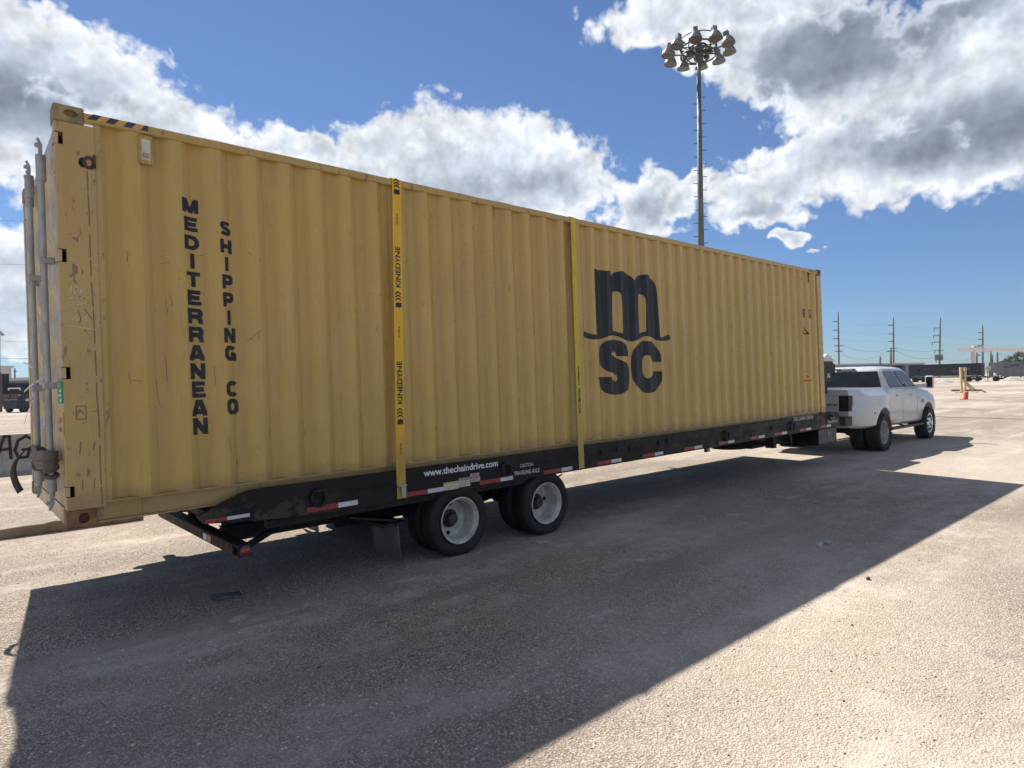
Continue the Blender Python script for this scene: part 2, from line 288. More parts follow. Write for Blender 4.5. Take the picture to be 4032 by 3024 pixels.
# ------------------------------------------------------------------ mesh helpers
def new(): return bmesh.new()
def box(bm,x0,x1,y0,y1,z0,z1,mat_=None):
    c=Matrix.Translation(((x0+x1)/2,(y0+y1)/2,(z0+z1)/2))@Matrix.Diagonal((abs(x1-x0),abs(y1-y0),abs(z1-z0),1))
    if mat_ is not None: c=mat_@c
    return bmesh.ops.create_cube(bm,size=1,matrix=c)['verts']
def beam(bm,a,b,w,h=None,up=Vector((0,0,1))):
    a=Vector(a);b=Vector(b);h=h or w;d=(b-a);L=d.length;d.normalize();s=d.cross(up)
    if s.length<1e-4: s=Vector((1,0,0))
    s.normalize();u=s.cross(d);m=Matrix((d,s,u)).transposed().to_4x4();m.translation=(a+b)/2
    bmesh.ops.create_cube(bm,size=1,matrix=m@Matrix.Diagonal((L,w,h,1)))
def tube(bm,pts,r,seg=8,cap=True):
    pts=[Vector(p) for p in pts]; n=len(pts); rr=r if isinstance(r,(list,tuple)) else [r]*n; rings=[]; prev=None
    for i,p in enumerate(pts):
        t=(pts[min(i+1,n-1)]-pts[max(i-1,0)]).normalized()
        if prev is None:
            s=t.cross(Vector((0,0,1)));  s=s if s.length>1e-3 else Vector((1,0,0)); s.normalize()
        else: s=(prev-t*prev.dot(t)).normalized()
        prev=s;u=t.cross(s)
        rings.append([bm.verts.new(p+(s*math.cos(2*PI*k/seg)+u*math.sin(2*PI*k/seg))*rr[i]) for k in range(seg)])
    for a,b in zip(rings,rings[1:]):
        for k in range(seg): bm.faces.new((a[k],a[(k+1)%seg],b[(k+1)%seg],b[k]))
    if cap: bm.faces.new(rings[0][::-1]); bm.faces.new(rings[-1])
def lathe(bm,prof,c,axis='Y',seg=40,cap=False):
    rings=[]; c=Vector(c)
    for (h,r) in prof:
        ring=[]
        for k in range(seg):
            a=2*PI*k/seg; x,y=r*math.cos(a),r*math.sin(a)
            v={'Y':(x,h,y),'X':(h,x,y),'Z':(x,y,h)}[axis]; ring.append(bm.verts.new(c+Vector(v)))
        rings.append(ring)
    for a,b in zip(rings,rings[1:]):
        for k in range(seg): bm.faces.new((a[k],a[(k+1)%seg],b[(k+1)%seg],b[k]))
    if cap: bm.faces.new(rings[0][::-1]); bm.faces.new(rings[-1])
    return rings
def prism(bm,poly,y0,y1,plane='XZ'):
    def mk(p,d): return {'XZ':(p[0],d,p[1]),'YZ':(d,p[0],p[1]),'XY':(p[0],p[1],d)}[plane]
    a=[bm.verts.new(mk(p,y0)) for p in poly]; b=[bm.verts.new(mk(p,y1)) for p in poly]; n=len(poly)
    bm.faces.new(a); bm.faces.new(b[::-1])
    for k in range(n): bm.faces.new((a[k],b[k],b[(k+1)%n],a[(k+1)%n]))
def bevel(bm,w,seg=2,ang=30):
    es=[e for e in bm.edges if len(e.link_faces)==2 and e.calc_face_angle(0)>R(ang)]
    bmesh.ops.bevel(bm,geom=es,offset=w,segments=seg,affect='EDGES',profile=.5,clamp_overlap=True)
def build(name,bm,m,parent=None,smooth=False,label=None,norm=True):
    if norm: bmesh.ops.recalc_face_normals(bm,faces=bm.faces)
    me=bpy.data.meshes.new(name); bm.to_mesh(me); bm.free()
    for x in (m if isinstance(m,list) else [m]): me.materials.append(x)
    if smooth: me.shade_smooth()
    o=bpy.data.objects.new(name,me); COL.objects.link(o)
    if parent: o.parent=parent
    if label: o['label']=label
    return o
def build_each(name,bm,m,parent=None,smooth=False,label=None):
    """every loose piece becomes an object of its own"""
    out=[]; bm.verts.ensure_lookup_table(); seen=set()
    for v in bm.verts: v.tag=False
    groups=[]
    for v in bm.verts:
        if v.tag: continue
        st=[v]; v.tag=True; g_=[]
        while st:
            q=st.pop(); g_.append(q)
            for e in q.link_edges:
                w=e.other_vert(q)
                if not w.tag: w.tag=True; st.append(w)
        groups.append(g_)
    for g_ in groups:
        nb=bmesh.new(); mp={q:nb.verts.new(q.co) for q in g_}; fs={f for q in g_ for f in q.link_faces}
        for f in fs: nb.faces.new([mp[q] for q in f.verts])
        out.append(build(name,nb,m,parent,smooth,label))
    bm.free(); return out
def smooth_by_angle(o,ang=35):
    me=o.data; me.shade_smooth(); b=bmesh.new(); b.from_mesh(me)
    for e in b.edges: e.smooth=not(len(e.link_faces)!=2 or e.calc_face_angle(0)>R(ang))
    b.to_mesh(me); b.free()
def boolean(o,cut_bm,op='DIFFERENCE'):
    bmesh.ops.recalc_face_normals(cut_bm,faces=cut_bm.faces)
    cm=bpy.data.meshes.new('cut'); cut_bm.to_mesh(cm); cut_bm.free(); co=bpy.data.objects.new('cut',cm); COL.objects.link(co); co.parent=o.parent
    md=o.modifiers.new('b','BOOLEAN'); md.object=co; md.operation=op; md.solver='EXACT'
    bpy.context.view_layer.update(); dg=bpy.context.evaluated_depsgraph_get(); me=bpy.data.meshes.new_from_object(o.evaluated_get(dg)); o.modifiers.clear(); o.data=me
    bpy.data.objects.remove(co)
def tag(o,label,cat,group=None,kind=None):
    if label: o['label']=label
    if cat: o['category']=cat
    if group: o['group']=group
    if kind: o['kind']=kind
    return o
def thing(name,label,cat,loc=(0,0,0),rz=0,group=None,mw=None):
    o=bpy.data.objects.new(name,None); COL.objects.link(o); o.empty_display_size=.2
    if mw is not None: o.matrix_world=mw
    else: o.location=loc; o.rotation_euler=(0,0,rz)
    return tag(o,label,cat,group)
def children(o): return [c for c in bpy.data.objects if c.parent==o]
def copy_tree(o,parent=None):
    c=o.copy(); COL.objects.link(c)
    if parent: c.parent=parent
    for ch in children(o): copy_tree(ch,c)
    return c
def text_bm(body,h,bold=0.0,width=None,spacing=1.0):
    """flat text in x,z; lower-left at the origin, height of capitals h, stretched to width"""
    cu=bpy.data.curves.new('t','FONT'); cu.body=body; cu.size=1; cu.offset=bold; cu.space_character=spacing; cu.resolution_u=4
    o=bpy.data.objects.new('t',cu); COL.objects.link(o); bpy.context.view_layer.update()
    me=bpy.data.meshes.new_from_object(o.evaluated_get(bpy.context.evaluated_depsgraph_get())); bpy.data.objects.remove(o)
    bm=bmesh.new(); bm.from_mesh(me); xs=[v.co.x for v in bm.verts]; ys=[v.co.y for v in bm.verts]
    x0,x1=min(xs),max(xs); capb=min(ys) if not any(ch in body for ch in 'gjpqy,') else 0; y1=max(ys)
    s=h/(y1-capb); sx=s if width is None else width/(x1-x0)
    for v in bm.verts: v.co=Vector(((v.co.x-x0)*sx,0,(v.co.y-capb)*s))
    return bm
def arc(cx,cy,rx,ry,a0,a1,n=9): return [(cx+rx*math.cos(R(a0+(a1-a0)*k/n)),cy+ry*math.sin(R(a0+(a1-a0)*k/n))) for k in range(n+1)]
GL={'M':[[(.13,0),(.13,1)],[(.87,0),(.87,1)],[(.10,1.15),(.5,.0)],[(.90,1.15),(.5,.0)]],'E':[[(.14,0),(.14,1)],[(.1,.885),(.96,.885)],[(.1,.5),(.88,.5)],[(.1,.115),(1,.115)]],
'D':[[(.14,0),(.14,1)],[(.1,.885),(.42,.885)]+arc(.45,.5,.41,.385,90,-90,12)+[(.42,.115),(.1,.115)]],'I':[[(.5,0),(.5,1)]],'T':[[(.5,0),(.5,.9)],[(0,.885),(1,.885)]],
'R':[[(.14,0),(.14,1)],[(.1,.885),(.6,.885)]+arc(.62,.68,.24,.205,90,-90,9)+[(.1,.475)],[(.55,.475),(.78,.40),(.84,.2),(.90,-.05)]],'A':[[(.03,-.16),(.5,1.12)],[(.97,-.16),(.5,1.12)],[(.25,.27),(.75,.27)]],
'N':[[(.13,0),(.13,1)],[(.87,0),(.87,1)],[(.02,1.13),(.98,-.13)]],'H':[[(.14,0),(.14,1)],[(.86,0),(.86,1)],[(.1,.5),(.9,.5)]],'P':[[(.14,0),(.14,1)],[(.1,.885),(.6,.885)]+arc(.62,.66,.24,.225,90,-90,9)+[(.1,.435)]],
'O':[arc(.5,.5,.37,.39,0,360,28)],'C':[arc(.52,.5,.38,.39,42,318,20)],'G':[arc(.52,.5,.38,.39,42,300,20),[(.86,0),(.86,.46)],[(.52,.42),(.95,.42)]],
'S':[arc(.5,.715,.33,.19,20,250,12)+arc(.5,.29,.35,.19,75,-165,12)]}
def glyph(ch,w,h,t=.235):
    bm=bmesh.new()
    for si,L in enumerate(GL[ch]):
        closed=ch=='O'; n=len(L); P_=[Vector((p[0]*w,0,p[1]*h)) for p in L]; T_=t*h/2; rows=[]
        for i,p in enumerate(P_):
            a=P_[i-1] if i>0 else (P_[-2] if closed else None); b=P_[i+1] if i<n-1 else (P_[1] if closed else None)
            d1=(p-a).normalized() if a is not None else (b-p).normalized(); d2=(b-p).normalized() if b is not None else d1
            n1=Vector((-d1.z,0,d1.x)); n2=Vector((-d2.z,0,d2.x)); q=(n1+n2).normalized(); q*=T_/max(.5,q.dot(n1))
            rows.append((bm.verts.new(p-q+Vector((0,-si*.00012,0))),bm.verts.new(p+q+Vector((0,-si*.00012,0)))))
        for a,b in zip(rows,rows[1:]): bm.faces.new((a[0],b[0],b[1],a[1]))
    for z,nz in ((0,-1),(h,1)): bmesh.ops.bisect_plane(bm,geom=bm.verts[:]+bm.edges[:]+bm.faces[:],plane_co=(0,0,z),plane_no=(0,0,nz),clear_outer=True)
    for x,nx in ((0,-1),(w,1)): bmesh.ops.bisect_plane(bm,geom=bm.verts[:]+bm.edges[:]+bm.faces[:],plane_co=(x,0,0),plane_no=(nx,0,0),clear_outer=True)
    return bm
def move(bm,M_): bmesh.ops.transform(bm,matrix=M_,verts=bm.verts)
def merge(dst,src):
    me=bpy.data.meshes.new('x'); src.to_mesh(me); src.free(); dst.from_mesh(me); bpy.data.meshes.remove(me)
def poly_bm(loops):
    """filled outline with holes in x,z"""
    bm=bmesh.new(); es=[]
    for L in loops:
        vs=[bm.verts.new((p[0],0,p[1])) for p in L]
        for k in range(len(vs)): es.append(bm.edges.new((vs[k],vs[(k+1)%len(vs)])))
    bmesh.ops.triangle_fill(bm,use_beauty=True,use_dissolve=False,edges=es,normal=(0,-1,0)); return bm
def blade(bm,pts,width,wdir=(0,1,0),th=.002):
    """ribbon of real thickness through pts"""
    wd=Vector(wdir).normalized()*width/2; n=len(pts); pts=[Vector(p) for p in pts]; rows=[]
    for i,p in enumerate(pts):
        t=(pts[min(i+1,n-1)]-pts[max(i-1,0)]).normalized(); nn=t.cross(wd).normalized()*th/2
        rows.append([bm.verts.new(q) for q in (p-wd-nn,p+wd-nn,p+wd+nn,p-wd+nn)])
    for a,b in zip(rows,rows[1:]):
        for k in range(4): bm.faces.new((a[k],a[(k+1)%4],b[(k+1)%4],b[k]))
    bm.faces.new(rows[0][::-1]); bm.faces.new(rows[-1])

# ------------------------------------------------------------------ ground
bm=new()
ringr=[0,4,8,16,30,60,120,300,900,4000]
lathe(bm,[(0,max(r,.001)) for r in ringr],(0,0,0),'Z',48)
bmesh.ops.remove_doubles(bm,verts=bm.verts,dist=.01)
tag(build('ground',bm,M['ground']),None,None,kind='structure')
bm=new(); rnd=random.Random(3)
def pebble(bm,p,s,rnd):
    vs=[]
    for d in ((1,0,0),(0,1,0),(-1,0,0),(0,-1,0)): vs.append(bm.verts.new(Vector(p)+Vector(((d[0]+rnd.uniform(-.3,.3))*s,(d[1]+rnd.uniform(-.3,.3))*s*rnd.uniform(.6,1),s*rnd.uniform(0,.25)))))
    t=bm.verts.new(Vector(p)+Vector((rnd.uniform(-.3,.3)*s,rnd.uniform(-.3,.3)*s,s*rnd.uniform(.35,.75))))
    mi=rnd.choice((0,0,0,1,1,2,2,3))
    for k in range(4): f=bm.faces.new((vs[k],vs[(k+1)%4],t)); f.material_index=mi
for i in range(16000):
    dd=1.2+rnd.random()**1.6*13; a=rnd.uniform(R(3),R(94)); x=CAM.x+dd*math.cos(a); y=CAM.y+dd*math.sin(a)
    pebble(bm,(x,y,0),rnd.choice((.0035,.005,.006,.008,.011)),rnd)
pm=[mat('pebble_%s'%n,c,.9)[0] for n,c in (('cream',(.62,.56,.46)),('tan',(.40,.32,.23)),('grey',(.30,.28,.26)),('brown',(.26,.20,.15)))]
tag(build('gravel',bm,pm),'loose pale gravel and shell fragments scattered over the yard','gravel',kind='stuff')

# ------------------------------------------------------------------ the container (its own frame, tilted with the trailer)
RW=Matrix(((0.9999640,0.0001179,-0.0084808),(0,0.9999034,0.0138970),(0.0084816,-0.0138965,0.9998675)))
OC=Vector((-0.0067914,0.0111272,-0.8006124)); TM=RW.to_4x4(); TM.translation=-(RW@OC)
Wd,Ht,Ln=2.438,2.896,12.192
cont=thing('shipping_container','long yellow corrugated steel shipping container strapped down on the black flatbed trailer','shipping container',mw=TM)
PITCH=.2787; PH=.095; CD=.040
def corr(x):                                               # depth of the pressed side sheet at x
    t=(x-PH)%PITCH
    if t<.068: return CD*(1-t/.068)
    if t<.140: return 0.
    if t<.208: return CD*(t-.140)/.068
    return CD
def breaks(x0,x1):
    out=[]; k=math.floor((x0-PH)/PITCH)-1
    while PH+k*PITCH<x1+PITCH:
        for d in (0,.068,.140,.208):
            x=PH+k*PITCH+d
            if x0+1e-4<x<x1-1e-4: out.append(x)
        k+=1
    return out
def panel(x0,x1,y,s,name):
    bm=new(); xs=[x0]+breaks(x0,x1)+[x1]; zs=[.16+.331*k for k in range(9)]; g_=[]
    for x in xs: g_.append([bm.verts.new((x,y+s*corr(x),z)) for z in zs])
    for a,b in zip(g_,g_[1:]):
        for k in range(len(zs)-1): bm.faces.new((a[k],b[k],b[k+1],a[k+1]))
    es=[e for e in bm.edges if len(e.link_faces)==2 and e.calc_face_angle(0)>R(10)]
    bmesh.ops.bevel(bm,geom=es,offset=.004,segments=1,affect='EDGES',profile=.5)
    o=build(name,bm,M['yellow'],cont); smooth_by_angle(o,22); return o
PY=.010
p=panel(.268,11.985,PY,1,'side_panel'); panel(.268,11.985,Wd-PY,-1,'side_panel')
def onpanel(bm,off=.0016):
    xs=[v.co.x for v in bm.verts]
    for x in breaks(min(xs),max(xs)):
        geo=bm.verts[:]+bm.edges[:]+bm.faces[:]; bmesh.ops.bisect_plane(bm,geom=geo,plane_co=(x,0,0),plane_no=(1,0,0))
    for v in bm.verts: v.co.y=PY+corr(v.co.x)-off+v.co.y
    return bm
# roof, floor, front wall
bm=new(); box(bm,.30,11.95,.04,Wd-.04,2.845,2.868); build('roof',bm,M['yellow_rail'],cont)
bm=new(); box(bm,.02,12.15,.05,Wd-.05,.10,.15); 
for k in range(30): box(bm,.3+k*.4,.36+k*.4,.06,Wd-.06,.02,.098)
build('floor',bm,M['under_black'],cont)
bm=new(); ys=[.1+.07*k for k in range(33)]; rows=[[bm.verts.new((12.15-(.03 if k%4 in(1,2) else 0),y,z)) for z in (.14,2.8)] for k,y in enumerate(ys)]
for a,b in zip(rows,rows[1:]): bm.faces.new((a[0],b[0],b[1],a[1]))
build('front_wall',bm,M['yellow_rail'],cont)
for y0,y1 in ((.0,.06),(Wd-.06,Wd)):                          # top rails, with small dents
    bm=new(); box(bm,.176,12.02,y0,y1,2.806,2.872); bmesh.ops.subdivide_edges(bm,edges=[e for e in bm.edges if e.calc_length()>5],cuts=90)
    for v in bm.verts:
        if v.co.z>2.85: v.co.z-=.004*max(0,math.sin(v.co.x*3.1)*math.sin(v.co.x*7.7+1)); 
    bevel(bm,.006,1,60); build('top_rail',bm,M['yellow_rail'],cont)
for y0,y1,f in ((.012,.05,1),(Wd-.05,Wd-.012,-1)):
    bm=new(); box(bm,.178,12.014,y0+.028*f,y1+.028*f,.026,.150); yy=y0 if f>0 else y1
    box(bm,.178,12.014,min(yy-.006*f,yy+.06*f),max(yy-.006*f,yy+.06*f),.151,.163); box(bm,.178,12.014,min(yy-.004*f,yy+.06*f),max(yy-.004*f,yy+.06*f),.016,.0255)
    box(bm,.462,.470,yy+.020*f,yy+.0275*f,.03,.148); build('bottom_rail',bm,M['yellow_rail'],cont)
# corner posts, recessed strip, castings
for i,(x0,x1,y0,y1) in enumerate(((.004,.236,.003,.11),(.004,.236,Wd-.11,Wd-.003),(12.0,12.188,.003,.11),(12.0,12.188,Wd-.11,Wd-.003))):
    bm=new(); box(bm,x0,x1,y0,y1,.118,2.778); bevel(bm,.008,2); o=build('corner_post',bm,M['yellow_rusty'] if i<2 else M['yellow_rail'],cont)
    if i<2:
        cut=new()
        for za,zb in ((2.618,2.703),(1.812,1.904),(1.016,1.100),(.211,.286)):
            yy=(-.05,.045) if i==0 else (Wd-.045,Wd+.05); box(cut,.004 if 0 else -.01,.052,yy[0],.10 if i==0 else yy[1],za,zb)
        boolean(o,cut)
        if i==0:
            bm=new()
            for za,zb in ((2.618,2.703),(1.812,1.904),(1.016,1.100),(.211,.286)): box(bm,-.004,.026,.012,.09,za+.006,zb-.006)
            build_each('door_hinge',bm,M['beige_door'],cont)
            bm=new(); 
            for za,zb in ((2.618,2.703),(1.812,1.904),(1.016,1.100),(.211,.286)): box(bm,.0265,.051,.088,.0995,za+.001,zb-.001)
            build_each('notch_shade',bm,M['dark_hole'],cont)  # black plate in each notch, standing in for the shade inside
for y0,y1 in ((.016,.06),(Wd-.06,Wd-.016)):
    bm=new(); box(bm,.2365,.270,y0,y1,.16,2.806); build('post_recess',bm,M['yellow_rail'],cont)
    bm=new(); box(bm,11.983,11.999,y0,y1,.16,2.806); build('post_recess',bm,M['yellow_rail'],cont)
for zi,z0 in enumerate((0.0,2.778)):
    for xi,x0 in enumerate((0.0,12.014)):
        for yi,y0 in enumerate((0.0,Wd-.162)):
            bm=new(); box(bm,x0,x0+.178,y0,y0+.162,z0,z0+.118); bevel(bm,.010,2)
            o=build('corner_casting',bm,M['casting'] if (zi==0 or xi==1) else M['casting_top'],cont,label='rusty steel corner block' if zi==0 and xi==0 else None)
            cut=new(); yf=(-.03,.045) if yi==0 else (Wd-.045,Wd+.03)
            lathe(cut,[(yf[0],.033),(yf[1],.033)],(0,0,0),'Y',20,True); 
            for v in cut.verts: v.co.x=v.co.x*(1.0 if zi==0 else 1.25)+x0+.1; v.co.z=v.co.z*(1.1 if zi==0 else .8)+z0+.062
            boolean(o,cut)
# rear frame and doors
bm=new(); box(bm,.006,.10,.163,Wd-.163,2.60,2.735); bevel(bm,.008,1); build('door_header',bm,M['yellow_rusty'],cont)
bm=new(); box(bm,.006,.14,.163,Wd-.163,.012,.125); build('door_sill',bm,M['yellow_rusty'],cont)
def door(y0,y1):
    bm=new(); zs=[.13]; z=.22
    while z<2.45: zs+= [z,z+.09,z+.16,z+.25]; z+=.41
    zs.append(2.595); rows=[]
    for z in zs:
        k=(z-.22)%.41; dep=.034 if (z>.2 and z<2.55 and .08<k<.17) else .0
        rows.append([bm.verts.new((.012+(dep if 0<j<3 else 0),y,z)) for j,y in enumerate((y0,y0+.09,y1-.09,y1))])
    for a,b in zip(rows,rows[1:]):
        for j in range(3): bm.faces.new((a[j],b[j],b[j+1],a[j+1]))
    d=build('door',bm,M['beige_door'],cont); return d
d1=door(.112,1.214); d2=door(1.224,2.326)
for j,(yc,dd) in enumerate(((.27,d1),(1.10,d1),(1.37,d2))):
    xr=-.05 if j<2 else -.03
    bm=new(); zt=2.60 if j==0 else 2.68
    tube(bm,[(xr,yc,.20),(xr,yc,zt)],.0185,14)
    for za,zb in ((zt-.18,zt),(.235,.36)): tube(bm,[(xr,yc,za),(xr,yc,zb)],.031,14)
    o=build('locking_rod',bm,M['galv'],cont); smooth_by_angle(o,40)
    bm=new()
    for s,zz in ((1,zt),(-1,.225)):                       # cam hooks
        prism(bm,[(xr-.012,zz-s*.02),(xr-.012,zz+s*.05),(xr-.034,zz+s*.06),(xr-.032,zz+s*.078),(xr-.012,zz+s*.085),(xr-.022,zz+s*.115),(xr-.008,zz+s*.12),(xr+.012,zz+s*.075),(xr+.010,zz-s*.02)],yc-.010,yc+.010)
    build_each('rod_cam',bm,M['galv'],o)
    bm=new()
    for zz in (.98,1.86,.47): box(bm,xr-.03,.010,yc-.03,yc+.03,zz-.022,zz+.022) 
    bevel(bm,.006,1); build_each('rod_bracket',bm,M['galv'],o)
    if j in(0,1):
        bm=new(); z0=1.05 if j==0 else .92; tube(bm,[(xr-.01,yc,z0),(xr-.02,yc+.03,z0-.02),(xr-.03,yc+.2,z0-.03),(xr-.03,yc+.45,z0-.03)],.011,8); build('door_handle',bm,M['galv'],o)
# stickers on the rear frame
def plate(name,x0,x1,z0,z1,m,parent,y=None,th=.002,label=None,panelled=False):
    bm=new()
    if panelled:
        vs=[bm.verts.new(v) for v in ((x0,0,z0),(x1,0,z0),(x1,0,z1),(x0,0,z1))]; bm.faces.new(vs); onpanel(bm,y)
    else: box(bm,x0,x1,y,y+th,z0,z1)
    return build(name,bm,m,parent,label=label)
bm=new(); box(bm,-.0035,.0035,.006,.225,.852,1.008); gs=build('sticker',bm,M['green'],cont,label='green sticker on the rear post')
bm=new()
for za,zb,ya,yb in ((.865,.883,.02,.11),(.90,.915,.02,.16),(.93,.948,.02,.11)): box(bm,-.006,-.0037,ya,yb,za,zb)
t=text_bm('ECO',.03,.02,.15); move(t,Matrix.Translation((-.006,.19,.965))@Matrix.Rotation(-PI/2,4,'Z')); merge(bm,t); build('sticker_print',bm,M['green_pale'],gs)
bm=new(); box(bm,-.0035,.0035,.006,.19,.63,.79); gs=build('sticker',bm,M['orange'],cont,label='orange caution sticker on the rear post')
bm=new()
for s_,z in (('CAUTION',.72),('HIGH',.655)):
    t=text_bm(s_,.035,.02,.14); move(t,Matrix.Translation((-.006,.17,z))@Matrix.Rotation(-PI/2,4,'Z')); merge(bm,t)
build('sticker_print',bm,M['brown_ink'],gs)
# lashing eye torn open on the post, chalk marks
bm=new(); lathe(bm,[(-.0015,.042),(-.0015,.020)],(0,0,0),'Y',14); box(bm,.028,.046,-.012,.0,-.03,.05)
for v in bm.verts: v.co.x=v.co.x*.9+.196; v.co.z=v.co.z*1.15+2.52
build('lashing_eye',bm,M['rust_steel'],cont)
bm=new(); prism(bm,[(.160+.024*math.cos(a*PI/6),2.515+.034*math.sin(a*PI/6)) for a in range(12)],-.0005,.004); build('eye_hole',bm,M['dark_hole'],cont)
def strokes(lines,r,y,m,name,parent,x0=0,z0=0,sx=1,sz=1):
    bm=new()
    for L in lines:
        for a,b in zip(L,L[1:]):
            A=Vector((x0+a[0]*sx,0,z0+a[1]*sz)); B=Vector((x0+b[0]*sx,0,z0+b[1]*sz)); d=(B-A); 
            if d.length<1e-6: continue
            q=Vector((-d.z,0,d.x)).normalized()*r; e=d.normalized()*r*.5
            vs=[bm.verts.new(v+Vector((0,y,0))) for v in (A-e-q,B+e-q,B+e+q,A-e+q)]; bm.faces.new(vs)
    return build(name,bm,m,parent) if name in('scratch',) else build(name,bm,m,parent)
chalk=mat('chalk',(.62,.55,.42),.9)[0]
strokes([[(0,0),(.1,1)],[(.3,0),(.45,1),(.7,.9),(.6,.3),(.3,0)],[(.9,.1),(1,.6)],[(1.1,.9),(1.05,.2)],[(.9,.6),(1.3,.65)],[(-.2,-.6),(.2,-.55)],[(.5,-.55),(1.2,-.45),(.6,-.9),(1.2,-1.2),(.5,-1.4)],[(1.3,-.3),(1.7,-.35)],
         [(.1,-3.4),(.2,-2.8)],[(.5,-3.3),(.4,-2.9),(.7,-2.7),(.8,-3.1),(.5,-3.3)],[(1.,-3.2),(1.1,-3.2)],[(1.5,-2.8),(1.2,-2.9),(1.5,-3.2),(1.2,-3.6)],[(-.3,-4.0),(2.2,-4.4)]],.0022,.0005,chalk,'chalk_mark',cont,.065,1.60,.06,.055)
rustm=worn('rust_scrape',(.20,.11,.08),(.27,.18,.11),.85,14,.8)
rr=random.Random(11); L=[]
x=.185; z=2.46
while z>.22:
    ln=rr.uniform(.05,.24); x2=.185+(2.46-z)*.010+rr.uniform(-.004,.004); L.append([(x,z),(x2,z-ln)]); z-=ln+rr.choice((.004,.02,.05)); x=x2
strokes(L,.0038,.0012,rustm,'rust_streak',cont)
L=[]
for i in range(7):
    xx=rr.uniform(.06,.22); zz=rr.choice((rr.uniform(.2,1.4),rr.uniform(.2,.6),rr.uniform(2.0,2.7))); ln=rr.uniform(.01,.09); L.append([(xx,zz),(xx+rr.uniform(-.008,.008),zz-ln)])
L+=[[(.105,1.49),(.12,1.42),(.11,1.40)],[(.14,1.50),(.185,1.43)],[(.075,.83),(.13,.83),(.13,.74),(.075,.74),(.075,.83)],[(.10,.80),(.12,.77)],[(.17,.79),(.21,.79)]]
strokes(L,.0026,.0012,rustm,'rust_streak',cont)
# scratches on the sheet
L=[[(.58,1.0),(.59,.86),(.60,.8)],[(.42,1.0),(.48,.99)],[(.40,1.06),(.41,.98)],[(1.24,1.30),(1.27,1.32),(1.33,1.38)],[(.9,1.955),(.96,1.975)],[(.63,1.87),(.69,1.88)],[(.66,1.6),(.67,1.5)],[(.69,1.63),(.70,1.55)],[(.64,1.2),(.65,1.1),(.652,.98)],[(.98,1.1),(.985,.95)],[(.80,1.045),(.92,1.05)],[(2.98,2.6),(2.99,2.55)],[(3.1,2.62),(3.11,2.57)],[(1.06,.55),(1.08,.42)],
   [(1.27,2.02),(1.29,2.0)],[(7.0,2.3),(6.97,2.1)],[(7.1,2.2),(7.08,1.9)],[(7.02,1.75),(7.0,1.6)],[(5.45,.95),(5.5,.90)],[(3.3,1.0),(3.34,.9)],[(2.3,2.2),(2.3,2.14)],[(2.2,1.6),(2.23,1.57)],[(4.2,1.2),(4.21,1.12)]]
for i in range(26):
    xx=rr.uniform(.4,11.5); zz=rr.uniform(.3,2.6); L.append([(xx,zz),(xx+rr.uniform(-.03,.03),zz-rr.uniform(.015,.09))])
s_=strokes(L,.0022,0,rustm,'scratch',cont)
b_=bmesh.new(); b_.from_mesh(s_.data); onpanel(b_,.0012); b_.to_mesh(s_.data); b_.free()
# hazard stripes on the ends of the top rail
def hazard(x0,x1,n,flip):
    bm=new(); w=(x1-x0)/n; yel=new()
    for k in range(n):
        a=x0+k*w; poly=[(a,2.826),(a+w,2.826),(a+w+.035*flip,2.868),(a+.035*flip,2.868)]
        poly=[(min(max(px,x0),x1),pz) for px,pz in poly]; tgt=yel if k%2 else bm
        tgt.faces.new([tgt.verts.new((px,-.0015,pz)) for px,pz in poly])
    o=build('hazard_stripe',bm,M['hazard_black'],cont); build('hazard_stripe_yellow',yel,M['hazard_yellow'],o)
hazard(.194,.573,7,1); hazard(11.66,11.99,7,1)
# vent cover with label
bm=new(); box(bm,.513,.588,-.012,.008,2.58,2.785); bevel(bm,.004,1); v_=build('vent_cover',bm,M['yellow_rail'],cont)
bm=new(); box(bm,.523,.578,-.0145,-.0125,2.61,2.76); build('vent_label',bm,M['label_white'],v_)
bm=new(); box(bm,.505,.512,-.006,.02,2.575,2.79); box(bm,.589,.596,-.006,.02,2.575,2.79); box(bm,.505,.596,-.006,.02,2.787,2.793); box(bm,.527,.573,-.0165,-.0148,2.622,2.66);build('vent_frame',bm,M['yellow_rusty'],v_)
# company name, letter by letter
def letters(word,x0,ztop,dz,h,w,name,drift=0.0):
    for i,ch in enumerate(word):
        if ch==' ': continue
        ww=w*(.30 if ch=='I' else 1.1 if ch in'M' else .92 if ch in 'ESPT' else 1.0); hh=h+.0017*i; t=glyph(ch,ww,hh,.30)
        xx=x0+i*drift+(w-ww)/2; move(t,Matrix.Translation((xx,0,ztop-i*dz-hh))); build(name,onpanel(t,.0018),M['navy'],cont)
letters('MEDITERRANEAN',.793,2.388,.1405,.108,.113,'lettering',.0018)
letters('SHIPPING CO',1.052,2.245,.1405,.108,.098,'lettering',.0012)
